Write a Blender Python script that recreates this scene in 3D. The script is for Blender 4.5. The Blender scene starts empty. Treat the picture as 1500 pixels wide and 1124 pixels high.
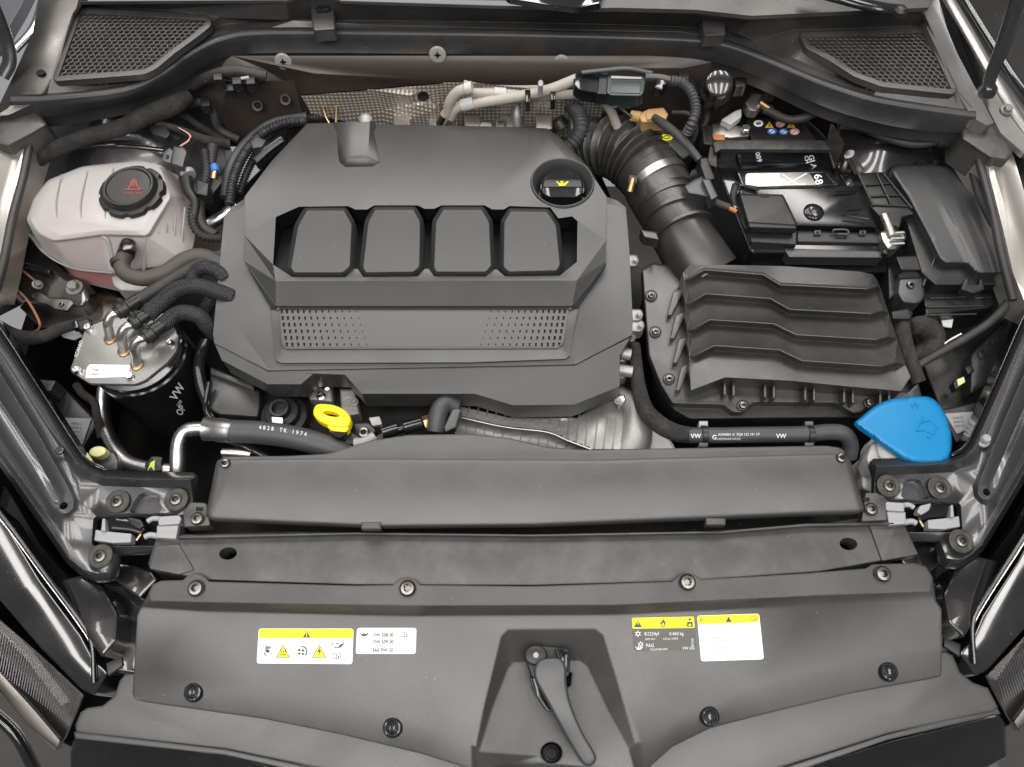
import bpy, bmesh, math, random
import numpy as np
from mathutils import Vector, Matrix, Quaternion
from mathutils.geometry import delaunay_2d_cdt
from mathutils.bvhtree import BVHTree
random.seed(7)
sc = bpy.context.scene
C = sc.collection
# ------------------------------------------------------------------ camera, world, lamps, exposure
F = 1133.0            # focal length in photograph pixels (1500 wide)
CAMH = 0.935          # metres above the level of the engine cover
TILT = math.radians(26)
cam = bpy.data.cameras.new('camera'); co = bpy.data.objects.new('camera', cam); C.objects.link(co)
co.location = (0, 0, CAMH); co.rotation_euler = (TILT, 0, 0)
cam.sensor_width = 36; cam.lens = 36 * F / 1500; cam.clip_end = 60; cam.clip_start = 0.02
sc.camera = co
w = bpy.data.worlds.new('World'); sc.world = w; w.use_nodes = True
w.node_tree.nodes['Background'].inputs[0].default_value = (0.93, 0.96, 1.0, 1)
w.node_tree.nodes['Background'].inputs[1].default_value = 0.16
def lamp(name, loc, rot, sx, sy, power, col=(1, 0.968, 0.93)):
    l = bpy.data.lights.new(name, 'AREA'); l.shape = 'RECTANGLE'; l.size = sx; l.size_y = sy
    l.energy = power; l.color = col
    o = bpy.data.objects.new(name, l); C.objects.link(o); o.location = loc; o.rotation_euler = rot
    return o
for i, x in enumerate((-1.75, -.95, -.12, .68, 1.5)):
    lamp('ceiling_tube', (x, 2.45, 2.4), (0, 0, 0), 0.26, 1.9, 26)
    lamp('ceiling_tube', (x, -0.75, 2.4), (0, 0, 0), 0.30, 2.2, 26)
sc.view_settings.view_transform = 'Standard'; sc.view_settings.look = 'None'
sc.view_settings.exposure = 0.0; sc.view_settings.gamma = 1.0

# ------------------------------------------------------------------ geometry helpers
CT, ST = math.cos(TILT), math.sin(TILT)
def PN(uv, z):
    uv = np.asarray(uv, float).reshape(-1, 2); z = np.broadcast_to(np.asarray(z, float), (len(uv),))
    x = (uv[:, 0] - 750) / F; y = -(uv[:, 1] - 562) / F
    dy = y * CT + ST; dz = y * ST - CT
    t = (z - CAMH) / dz
    return np.stack([x * t, dy * t, z], 1)
def P(u, v, z=0.0):
    return Vector(PN([(u, v)], z)[0])
def Q(u, v, Y):                       # the point seen at (u, v) that lies at depth Y
    y = -(v - 562) / F; dy = y * CT + ST; dz = y * ST - CT
    return (u, v, CAMH + dz * Y / dy)
wl = {}                               # world location of each object
def wloc(o):
    return wl[o.name] if o is not None and o.name in wl else Vector((0, 0, 0))
def thing(name, label, cat, at, group=None):
    o = bpy.data.objects.new(name, None); C.objects.link(o); o.empty_display_size = .02
    p = P(*at); o.location = p; wl[o.name] = p
    o['label'] = label; o['category'] = cat
    if group: o['group'] = group
    return o
def tag(o, label, cat=None, group=None):
    o['label'] = label
    if cat: o['category'] = cat
    if group: o['group'] = group
    return o
def link(name, me, parent=None, loc=None, rot=None, scale=None):
    o = bpy.data.objects.new(name, me); C.objects.link(o)
    wp = Vector(loc) if loc is not None else Vector((0, 0, 0))
    wl[o.name] = wp
    if parent is not None: o.parent = parent
    o.location = wp - wloc(parent)
    if rot is not None:
        o.rotation_mode = 'QUATERNION'; o.rotation_quaternion = rot
    if scale is not None: o.scale = (scale,) * 3
    return o
def mk(name, verts, faces, m, parent=None, smooth=35, uvs=None, fm=None):
    verts = np.asarray([tuple(v) for v in verts], float)
    org = verts.mean(0)
    me = bpy.data.meshes.new(name)
    me.from_pydata((verts - org).tolist(), [], [tuple(int(i) for i in f) for f in faces])
    if uvs is not None:
        ul = me.uv_layers.new(name='UVMap')
        flat = []
        for f in uvs:
            for a in f: flat += [a[0], a[1]]
        ul.data.foreach_set('uv', flat)
    if isinstance(m, (list, tuple)):
        for q in m: me.materials.append(q)
        if fm is not None: me.polygons.foreach_set('material_index', fm)
    else: me.materials.append(m)
    if uvs is None:
        bm = bmesh.new(); bm.from_mesh(me); bmesh.ops.recalc_face_normals(bm, faces=bm.faces[:]); bm.to_mesh(me); bm.free()
    if smooth:
        me.polygons.foreach_set('use_smooth', [True] * len(me.polygons)); me.set_sharp_from_angle(angle=math.radians(smooth))
    me.update()
    return link(name, me, parent, org)
def area2(p):
    x, y = p[:, 0], p[:, 1]
    return 0.5 * np.sum(x * np.roll(y, -1) - np.roll(x, -1) * y)
def rc(pts, r, n=4, skip=True):                  # round the corners of a pixel polygon
    p = np.asarray([q[:2] for q in pts], float); out = []
    if r <= 0: return p
    N = len(p)
    for i in range(N):
        a, b, c = p[i - 1], p[i], p[(i + 1) % N]
        d1 = a - b; d2 = c - b; l1 = np.hypot(*d1); l2 = np.hypot(*d2)
        if l1 < 1e-6 or l2 < 1e-6: continue
        rr = min(r, l1 * .48, l2 * .48)
        cosang = np.dot(d1, d2) / (l1 * l2)
        if skip and cosang < -0.97: out.append(b); continue
        s = b + d1 / l1 * rr; e = b + d2 / l2 * rr
        for k in range(n + 1):
            t = k / n; out.append((1 - t) ** 2 * s + 2 * t * (1 - t) * b + t * t * e)
    return np.array(out)
def ell(u, v, a, b=None, n=28, rot=0, a0=0, a1=360):
    b = a if b is None else b; out = []
    cr, sr = math.cos(math.radians(rot)), math.sin(math.radians(rot))
    full = abs(a1 - a0) >= 360
    for i in range(n if full else n + 1):
        t = math.radians(a0 + (a1 - a0) * i / n)
        x, y = a * math.cos(t), b * math.sin(t)
        out.append((u + x * cr - y * sr, v + x * sr + y * cr))
    return out
def smooth_line(pts, k=4, closed=False):
    p = [np.asarray(q, float) for q in pts]; n = len(p); out = []
    rng = n if closed else n - 1
    for i in range(rng):
        p0 = p[i - 1] if (closed or i > 0) else 2 * p[0] - p[1]
        p1 = p[i]; p2 = p[(i + 1) % n]
        p3 = p[(i + 2) % n] if (closed or i + 2 < n) else 2 * p[-1] - p[-2]
        for j in range(k):
            t = j / k
            out.append(0.5 * ((2 * p1) + (-p0 + p2) * t + (2 * p0 - 5 * p1 + 4 * p2 - p3) * t * t + (-p0 + 3 * p1 - 3 * p2 + p3) * t ** 3))
    if not closed: out.append(p[-1])
    return [tuple(q) for q in out]
def offs(p, d):                       # inward offset for d > 0
    p = np.asarray(p, float); s = 1 if area2(p) > 0 else -1
    a = np.roll(p, 1, 0); b = np.roll(p, -1, 0)
    e1 = p - a; e2 = b - p
    e1 /= np.maximum(np.hypot(e1[:, 0], e1[:, 1]), 1e-9)[:, None]; e2 /= np.maximum(np.hypot(e2[:, 0], e2[:, 1]), 1e-9)[:, None]
    n1 = np.stack([-e1[:, 1], e1[:, 0]], 1) * s; n2 = np.stack([-e2[:, 1], e2[:, 0]], 1) * s
    m = n1 + n2; L = np.maximum(np.sum(m * m, 1), 0.5)
    return p + m * (2 * d / L)[:, None]
def inside(poly, pts):
    poly = np.asarray(poly, float); pts = np.asarray(pts, float)
    x, y = pts[:, 0], pts[:, 1]; r = np.zeros(len(pts), bool)
    j = len(poly) - 1
    for i in range(len(poly)):
        xi, yi = poly[i]; xj, yj = poly[j]
        c = ((yi > y) != (yj > y)) & (x < (xj - xi) * (y - yi) / (yj - yi + 1e-12) + xi)
        r ^= c; j = i
    return r
def cdt(loops, lines=(), pts=()):
    V = []; E = []; holes = loops[1:]
    for lp in loops:
        b = len(V); n = len(lp); V += [tuple(q[:2]) for q in lp]; E += [(b + i, b + (i + 1) % n) for i in range(n)]
    for ln in lines:
        b = len(V); n = len(ln); V += [tuple(q[:2]) for q in ln]; E += [(b + i, b + i + 1) for i in range(n - 1)]
    V += [tuple(q[:2]) for q in pts]
    v, e, f, ov, oe, of = delaunay_2d_cdt([Vector(q) for q in V], E, [], 0, 1e-4)
    v = np.array([(q.x, q.y) for q in v]); f = np.array([list(q)[:3] for q in f])
    c = v[f].mean(1); ok = inside([q[:2] for q in loops[0]], c)
    for h in holes: ok &= ~inside([q[:2] for q in h], c)
    return v, f[ok], ov
def plane(a, b, c):
    M = np.array([[a[0], a[1], 1], [b[0], b[1], 1], [c[0], c[1], 1]]); k = np.linalg.solve(M, [a[2], b[2], c[2]])
    return lambda u, v: k[0] * u + k[1] * v + k[2]
def zval(z, p):
    if callable(z): return np.array([z(q[0], q[1]) for q in p])
    return np.full(len(p), float(z))
def slab(name, pts, z, th, m, parent=None, r=0, b=0.0015, holes=(), hr=0, bump=None, smooth=35):
    """solid plate: pixel outline at height z, rounded rim, thickness th straight down"""
    O = rc(pts, r) if r else np.asarray([q[:2] for q in pts], float)
    H = [rc(h, hr) if hr else np.asarray(h, float) for h in holes]
    bp = b * F * 0.95; V = []; faces = []
    def add(A): s = len(V); V.extend(A.tolist()); return s
    zr = zval(z, O); K = 3 if b > 0 else 0; n = len(O)
    base = PN(O, zr - b); base[:, 2] -= th
    prev = add(base); first = prev
    for k in range(K + 1):
        a = math.radians(90 * k / K) if K else 0
        d_ = bp * (1 - math.cos(a))
        R = O if b <= 0 else (rc(offs(np.asarray([q[:2] for q in pts], float), d_), max(r - d_, .05)) if r else offs(O, d_))
        if len(R) != len(O): R = offs(O, d_)
        cur = add(PN(R, zval(z, R) - (b * (1 - math.sin(a)) if b > 0 else 0)))
        for i in range(n):
            j = (i + 1) % n; faces.append((prev + i, prev + j, cur + j, cur + i))
        prev = cur
    v, f, _ = cdt([R] + H)
    s = add(PN(v, zval(z, v)))
    faces += [tuple(q + s) for q in f]
    for h in H:
        t0 = PN(h, zval(z, h)); t1 = t0.copy(); t1[:, 2] -= th; a = add(t0); c = add(t1); m_ = len(h)
        for i in range(m_): faces.append((a + i, a + (i + 1) % m_, c + (i + 1) % m_, c + i))
    vb, fb, _ = cdt([O] + H) if False else (None, None, None)
    o = mk(name, V, faces, m, parent, 0)
    bm = bmesh.new(); bm.from_mesh(o.data); bmesh.ops.remove_doubles(bm, verts=bm.verts, dist=1e-5)
    bmesh.ops.recalc_face_normals(bm, faces=bm.faces); bm.to_mesh(o.data); bm.free()
    o.data.polygons.foreach_set('use_smooth', [True] * len(o.data.polygons)); o.data.set_sharp_from_angle(angle=math.radians(smooth))
    return o
def relief(name, outline, lines=(), holes=(), th=0.03, m=None, parent=None, noskirt=(), smooth=28, zfun=None, step=0, sub=None, rim=0.0):
    """sheet through break lines given as (u, v, z), with a skirt th deep"""
    def z3(q): return (q[0], q[1], q[2] if len(q) > 2 else zfun(q[0], q[1]))
    O = [z3(q) for q in outline]; L = [[z3(q) for q in l] for l in lines]; H = [[z3(q) for q in h] for h in holes]
    pts = []
    if step and zfun:
        A = np.array([q[:2] for q in O]); x0, y0 = A.min(0); x1, y1 = A.max(0)
        g = np.array([(x, y) for i, y in enumerate(np.arange(y0 + step / 2, y1, step)) for x in np.arange(x0 + (step / 2 if i % 2 else 0), x1, step)])
        ok = inside(offs(A, step * .3), g)
        for h in H: ok &= ~inside([q[:2] for q in h], g)
        pts = [(q[0], q[1], zfun(q[0], q[1])) for q in g[ok]]
    allp = list(O) + [q for h in H for q in h] + [q for l in L for q in l] + pts
    zz = np.array([q[2] for q in allp])
    v, f, ov = cdt([O] + H, L, pts)
    A = np.array([q[:2] for q in allp])
    z = np.empty(len(v))
    for i, o_ in enumerate(ov):
        if len(o_): z[i] = zz[o_[0]]
        elif zfun: z[i] = zfun(v[i][0], v[i][1])
        else: z[i] = zz[np.argmin(((A - v[i]) ** 2).sum(1))]
    V = PN(v, z).tolist(); faces = [tuple(q) for q in f]
    from collections import Counter
    ec = Counter()
    for q in f:
        for a, b in ((q[0], q[1]), (q[1], q[2]), (q[2], q[0])): ec[tuple(sorted((int(a), int(b))))] += 1
    bd = [e for e, c in ec.items() if c == 1]; mp = {}
    def low(i):
        if i not in mp:
            q = V[i]; V.append([q[0], q[1], q[2] - th]); mp[i] = len(V) - 1
        return mp[i]
    if th > 0:
        for a, b in bd:
            if noskirt and any(((np.array(h)[:, :2] - v[a]) ** 2).sum(1).min() < .01 for h in noskirt): continue
            faces.append((a, b, low(b), low(a)))
    return mk(name, V, faces, m, parent, smooth)
def wallring(name, pts, th, m, parent):
    A = PN([q[:2] for q in pts], [q[2] - .0008 for q in pts]); B = A.copy(); B[:, 2] -= th; n = len(A)
    return mk(name, np.vstack([A, B]), [(i, (i + 1) % n, n + (i + 1) % n, n + i) for i in range(n)], m, parent, 30)
def frames(pts):
    T = [(pts[min(i + 1, len(pts) - 1)] - pts[max(i - 1, 0)]).normalized() for i in range(len(pts))]
    up = Vector((0, 0, 1)) if abs(T[0].z) < .9 else Vector((1, 0, 0))
    N = [(up - T[0] * up.dot(T[0])).normalized()]
    for i in range(1, len(pts)):
        n = N[-1] - T[i] * N[-1].dot(T[i]); N.append(n.normalized())
    return T, N
def tube(name, pts, r, m, parent=None, n=14, k=6, corr=None, raw=False, cap=True, smooth=50, flat=1.0):
    """pts: (u, v, z) or Vectors; r: one radius or one per point; corr=(pitch, depth) makes a corrugated hose"""
    W = [q if isinstance(q, Vector) else P(*q) for q in pts]
    R = list(r) if isinstance(r, (list, tuple)) else [r] * len(W)
    if not raw and len(W) > 2:
        S = smooth_line([(*q, rr) for q, rr in zip(W, R)], k)
    else:
        S = [(*q, rr) for q, rr in zip(W, R)]
    W = [Vector(q[:3]) for q in S]; R = [q[3] for q in S]
    if corr:
        pitch, dep = corr; L = [0]
        for i in range(1, len(W)): L.append(L[-1] + (W[i] - W[i - 1]).length)
        cnt = int(L[-1] / pitch * 8) + 1; W2 = []; R2 = []
        for j in range(cnt):
            s = L[-1] * j / (cnt - 1); x = np.interp(s, L, [q.x for q in W]); y = np.interp(s, L, [q.y for q in W]); z = np.interp(s, L, [q.z for q in W])
            W2.append(Vector((x, y, z))); ph = math.cos(2 * math.pi * s / pitch)
            R2.append(float(np.interp(s, L, R)) - dep * (1 - ((1 + ph) / 2) ** 1.3))
        W, R = W2, R2
    T, N = frames(W); V = []; faces = []; uvs = []; Ls = [0]
    for i in range(1, len(W)): Ls.append(Ls[-1] + (W[i] - W[i - 1]).length)
    rm = sum(R) / len(R)
    for c, t, nn, rr in zip(W, T, N, R):
        bb = t.cross(nn)
        for a in range(n):
            an = 2 * math.pi * a / n; V.append(c + nn * (math.cos(an) * rr * flat) + bb * (math.sin(an) * rr))
    for i in range(len(W) - 1):
        for a in range(n):
            b = (a + 1) % n; faces.append((i * n + a, i * n + b, (i + 1) * n + b, (i + 1) * n + a))
            ua, ub = a / n * 6.283 * rm, (a + 1) / n * 6.283 * rm
            uvs.append(((Ls[i], ua), (Ls[i], ub), (Ls[i + 1], ub), (Ls[i + 1], ua)))
    if cap:
        for base in (0, (len(W) - 1) * n):
            f = list(range(base, base + n)); f = f[::-1] if base == 0 else f
            faces.append(tuple(f)); uvs.append(tuple((0, 0) for _ in f))
    return mk(name, V, faces, m, parent, smooth, uvs)
def lathe_mesh(name, prof, m, n=28, lobes=None, smooth=35, gear=None, end=True):
    """profile [(r, z)] from the axis outwards/downwards; lobes={ring: (count, depth)}"""
    V = []; faces = []
    for i, (r, z) in enumerate(prof):
        for a in range(n):
            t = 2 * math.pi * a / n; rr = r
            if lobes and i in lobes: cnt, dep = lobes[i]; rr = r * (1 + dep * math.cos(cnt * t))
            if gear and i in gear: cnt, dep, duty = gear[i]; rr = r * (1 - (dep if (t * cnt / (2 * math.pi)) % 1 > duty else 0))
            V.append((rr * math.cos(t), rr * math.sin(t), z))
    for i in range(len(prof) - 1):
        for a in range(n):
            b = (a + 1) % n; faces.append((i * n + a, i * n + b, (i + 1) * n + b, (i + 1) * n + a))
    faces.append(tuple(range(n))); L = (len(prof) - 1) * n; faces += [tuple(range(L + n - 1, L - 1, -1))] if end else []
    me = bpy.data.meshes.new(name); me.from_pydata(V, [], faces); me.materials.append(m)
    bm = bmesh.new(); bm.from_mesh(me); bmesh.ops.recalc_face_normals(bm, faces=bm.faces); bm.to_mesh(me); bm.free()
    me.polygons.foreach_set('use_smooth', [True] * len(me.polygons)); me.set_sharp_from_angle(angle=math.radians(smooth))
    return me
def qdir(d):
    return Vector((0, 0, 1)).rotation_difference(Vector(d).normalized())
def lathe(name, prof, at, m, parent=None, axis=(0, 0, 1), n=28, lobes=None, gear=None, smooth=35, end=True):
    p = at if isinstance(at, Vector) else P(*at)
    return link(name, lathe_mesh(name, prof, m, n, lobes, smooth, gear, end), parent, p, qdir(axis))
def bvh(o):
    w0 = wl[o.name]; rot = o.rotation_quaternion.to_matrix() if o.rotation_mode == 'QUATERNION' else Matrix.Identity(3)
    vs = [rot @ (v.co * o.scale[0]) + w0 for v in o.data.vertices]
    return BVHTree.FromPolygons(vs, [tuple(p.vertices) for p in o.data.polygons])
_bc = {}
def drape(name, uv, faces, on, m, parent, off=0.0006, th=0.0):
    """a thin print or sticker that lies on the surface of `on`, at the height that surface has there"""
    if on.name not in _bc: _bc[on.name] = bvh(on)
    B = _bc[on.name]; V = []; cpos = Vector((0, 0, CAMH)); last = None
    for u, v in uv:
        d = (P(u, v, -0.5) - cpos).normalized(); hit = B.ray_cast(cpos, d)
        if hit[0] is None: V.append(None); continue
        V.append(hit[0] - d * off); last = V[-1]
    z = [q.z for q in V if q is not None]; zm = sum(z) / len(z) if z else -.1
    V = [q if q is not None else P(uv[i][0], uv[i][1], zm) for i, q in enumerate(V)]
    o = mk(name, V, faces, m, parent, 0)
    return o
def sticker(name, pts, on, m, parent, r=3, off=0.0005, step=6):
    O = rc(pts, r) if r else np.asarray(pts, float)
    g = []
    if step:
        x0, y0 = O.min(0); x1, y1 = O.max(0)
        g = [(x, y) for x in np.arange(x0, x1, step) for y in np.arange(y0, y1, step)]
        g = [tuple(q) for q in np.array(g)[inside(offs(O, .5), np.array(g))]]
    v, f, _ = cdt([O], (), g)
    return drape(name, v.tolist(), [tuple(q) for q in f], on, m, parent, off)
_tm = {}
def text2d(s, bold=False):
    key = (s, bold)
    if key not in _tm:
        cu = bpy.data.curves.new('lettering', 'FONT'); cu.body = s; cu.resolution_u = 2; cu.offset = 0.018 if bold else 0.0
        cu.space_line = 1.0
        o = bpy.data.objects.new('lettering', cu); C.objects.link(o)
        dg = bpy.context.evaluated_depsgraph_get(); me = bpy.data.meshes.new_from_object(o.evaluated_get(dg))
        V = [(v.co.x, v.co.y) for v in me.vertices]; Fs = [tuple(p.vertices) for p in me.polygons]
        bpy.data.objects.remove(o); bpy.data.curves.remove(cu); bpy.data.meshes.remove(me)
        _tm[key] = (V, Fs)
    return _tm[key]
def lettering(s, at, size, on, m, parent, rot=0, sx=1.0, name='lettering', bold=False, shear=0, off=0.0009, flip=1):
    if not s.strip(): return None
    V, Fs = text2d(s, bold); c, sn = math.cos(math.radians(rot)), math.sin(math.radians(rot)); uv = []
    for x, y in V:
        X = (x + y * shear) * size * sx; Y = -y * size * flip
        uv.append((at[0] + X * c - Y * sn, at[1] + X * sn + Y * c))
    return drape(name, uv, Fs, on, m, parent, off)
def boxw(name, c, size, m, parent=None, rot=None, b=0.0015):
    """bevelled box, centre and size in metres"""
    bm = bmesh.new(); bmesh.ops.create_cube(bm, size=1)
    for v in bm.verts: v.co = Vector((v.co.x * size[0], v.co.y * size[1], v.co.z * size[2]))
    if b: bmesh.ops.bevel(bm, geom=bm.edges[:], offset=b, segments=2, affect='EDGES')
    me = bpy.data.meshes.new(name); bm.to_mesh(me); bm.free(); me.materials.append(m)
    me.polygons.foreach_set('use_smooth', [True] * len(me.polygons)); me.set_sharp_from_angle(angle=math.radians(30))
    return link(name, me, parent, c, rot)
def eul(x, y, z):
    from mathutils import Euler
    return Euler((math.radians(x), math.radians(y), math.radians(z))).to_quaternion()

# ------------------------------------------------------------------ materials
def mat(name, col, rough=0.5, metal=0.0, grain=0.0, gs=900, dirt=0.0, dcol=(0.16, 0.14, 0.12), ds=14, bev=0.0, coat=0.0, spec=0.5,
        alpha=None, flake=0.0, pattern=None, sss=0.0, rv=0.0, scratch=0.0):
    m = bpy.data.materials.new(name); m.use_nodes = True; nt = m.node_tree; N = nt.nodes; L = nt.links
    bs = N['Principled BSDF']; bs.inputs['Base Color'].default_value = (*col, 1)
    bs.inputs['Roughness'].default_value = rough; bs.inputs['Metallic'].default_value = metal
    bs.inputs['Specular IOR Level'].default_value = spec; bs.inputs['Coat Weight'].default_value = coat; bs.inputs['Coat Roughness'].default_value = 0.06
    if sss: bs.inputs['Subsurface Weight'].default_value = sss; bs.inputs['Subsurface Radius'].default_value = (.02, .02, .02)
    tc = N.new('ShaderNodeTexCoord'); cur = None
    def noise(scale, det=4, rgh=.6):
        n = N.new('ShaderNodeTexNoise'); n.inputs['Scale'].default_value = scale; n.inputs['Detail'].default_value = det; n.inputs['Roughness'].default_value = rgh
        L.new(tc.outputs['Object'], n.inputs['Vector']); return n
    def ramp(src, a, b, lo=0, hi=1):
        r = N.new('ShaderNodeMapRange'); r.inputs[1].default_value = a; r.inputs[2].default_value = b; r.inputs[3].default_value = lo; r.inputs[4].default_value = hi
        L.new(src, r.inputs[0]); return r.outputs[0]
    colsock = None
    if dirt or flake:
        mx = N.new('ShaderNodeMix'); mx.data_type = 'RGBA'; mx.inputs[6].default_value = (*col, 1); mx.inputs[7].default_value = (*dcol, 1)
        n1 = noise(ds, 6, .65); f = ramp(n1.outputs[0], .42, .78, 0, dirt)
        L.new(f, mx.inputs[0]); colsock = mx.outputs[2]
        # a few pale specks of dust
        vo = N.new('ShaderNodeTexVoronoi'); vo.inputs['Scale'].default_value = 95; L.new(tc.outputs['Object'], vo.inputs['Vector'])
        sp = ramp(vo.outputs['Distance'], .04, .075, 1, 0)
        vs = N.new('ShaderNodeSeparateColor'); L.new(vo.outputs['Color'], vs.inputs[0]); sel = ramp(vs.outputs[0], .88, .89, 0, .8)
        mu = N.new('ShaderNodeMath'); mu.operation = 'MULTIPLY'; L.new(sp, mu.inputs[0]); L.new(sel, mu.inputs[1])
        m2 = N.new('ShaderNodeMix'); m2.data_type = 'RGBA'; L.new(mu.outputs[0], m2.inputs[0]); L.new(colsock, m2.inputs[6]); m2.inputs[7].default_value = (.32, .31, .29, 1)
        colsock = m2.outputs[2]
    if flake:
        vo2 = N.new('ShaderNodeTexVoronoi'); vo2.inputs['Scale'].default_value = 1600; L.new(tc.outputs['Object'], vo2.inputs['Vector'])
        s2 = N.new('ShaderNodeSeparateColor'); L.new(vo2.outputs['Color'], s2.inputs[0])
        m3 = N.new('ShaderNodeMix'); m3.data_type = 'RGBA'; L.new(ramp(s2.outputs[1], .6, 1, 0, flake), m3.inputs[0])
        if colsock: L.new(colsock, m3.inputs[6])
        else: m3.inputs[6].default_value = (*col, 1)
        m3.inputs[7].default_value = (.5, .52, .55, 1); colsock = m3.outputs[2]
    if colsock: L.new(colsock, bs.inputs['Base Color'])
    if rv:
        n2 = noise(9, 5, .6); L.new(ramp(n2.outputs[0], .3, .7, max(0.02, rough - rv), rough + rv), bs.inputs['Roughness'])
    hs = []
    if grain: hs.append((noise(gs, 2, .5).outputs[0], grain, 0.0004))
    if scratch: hs.append((noise(40, 8, .7).outputs[0], scratch, 0.0015))
    if pattern in ('braid', 'tape', 'thread'):
        uvn = N.new('ShaderNodeUVMap'); uvn.uv_map = 'UVMap'
        def wave(ang, sc_, prof='SIN', dist=0.0):
            mp = N.new('ShaderNodeMapping'); mp.inputs['Rotation'].default_value = (0, 0, math.radians(ang)); L.new(uvn.outputs[0], mp.inputs[0])
            wv = N.new('ShaderNodeTexWave'); wv.inputs['Scale'].default_value = sc_; wv.wave_profile = prof; wv.inputs['Distortion'].default_value = dist
            wv.inputs['Detail Scale'].default_value = 30
            L.new(mp.outputs[0], wv.inputs[0]); return wv
        if pattern == 'braid':
            a = wave(48, 115); b = wave(-48, 115); ad = N.new('ShaderNodeMath'); ad.operation = 'MULTIPLY'; L.new(a.outputs[1], ad.inputs[0]); L.new(b.outputs[1], ad.inputs[1])
            hs.append((ad.outputs[0], 0.9, 0.0015)); pat = ad.outputs[0]
            m4 = N.new('ShaderNodeMix'); m4.data_type = 'RGBA'; L.new(pat, m4.inputs[0]); m4.inputs[6].default_value = (col[0] * .35, col[1] * .35, col[2] * .35, 1); m4.inputs[7].default_value = (col[0] * 2.2, col[1] * 2.2, col[2] * 2.2, 1)
            L.new(m4.outputs[2], bs.inputs['Base Color'])
        elif pattern == 'tape':
            a = wave(25, 34, 'SAW', 2.0); hs.append((a.outputs[1], 1.0, 0.004)); hs.append((noise(110, 6, .7).outputs[0], .9, 0.004))
        else:
            a = wave(0, 130); hs.append((a.outputs[1], .6, 0.001))
    if pattern == 'dimple':
        mp = N.new('ShaderNodeMapping'); mp.inputs['Rotation'].default_value = (0, 0, math.radians(0)); L.new(tc.outputs['Object'], mp.inputs[0])
        sx = N.new('ShaderNodeSeparateXYZ'); L.new(mp.outputs[0], sx.inputs[0])
        def sn(sock, f):
            a = N.new('ShaderNodeMath'); a.operation = 'MULTIPLY'; a.inputs[1].default_value = f; L.new(sock, a.inputs[0])
            b = N.new('ShaderNodeMath'); b.operation = 'SINE'; L.new(a.outputs[0], b.inputs[0]); return b.outputs[0]
        ssum = N.new('ShaderNodeMath'); ssum.operation = 'ADD'; L.new(sn(sx.outputs[0], 900), ssum.inputs[0]); L.new(sn(sx.outputs[2], 900), ssum.inputs[1])
        pw = ramp(ssum.outputs[0], -.2, 1.8, 0, 1); hs.append((pw, .6, 0.002))
        m5 = N.new('ShaderNodeMix'); m5.data_type = 'RGBA'; L.new(pw, m5.inputs[0]); m5.inputs[6].default_value = (.34, .30, .26, 1); m5.inputs[7].default_value = (*col, 1)
        L.new(m5.outputs[2], bs.inputs['Base Color'])
    if pattern == 'rubbed':     # sharp short scratches
        pass
    nrm = None
    if bev:
        bv = N.new('ShaderNodeBevel'); bv.samples = 3; bv.inputs['Radius'].default_value = bev; nrm = bv.outputs[0]
    for h, st, dist in hs:
        bp = N.new('ShaderNodeBump'); bp.inputs['Strength'].default_value = st; bp.inputs['Distance'].default_value = dist; L.new(h, bp.inputs['Height'])
        if nrm: L.new(nrm, bp.inputs['Normal'])
        nrm = bp.outputs[0]
    if nrm: L.new(nrm, bs.inputs['Normal'])
    if alpha is not None:
        tr = N.new('ShaderNodeBsdfTransparent'); ms = N.new('ShaderNodeMixShader'); ms.inputs[0].default_value = alpha
        L.new(tr.outputs[0], ms.inputs[1]); L.new(bs.outputs[0], ms.inputs[2]); L.new(ms.outputs[0], N['Material Output'].inputs[0])
    return m
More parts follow.
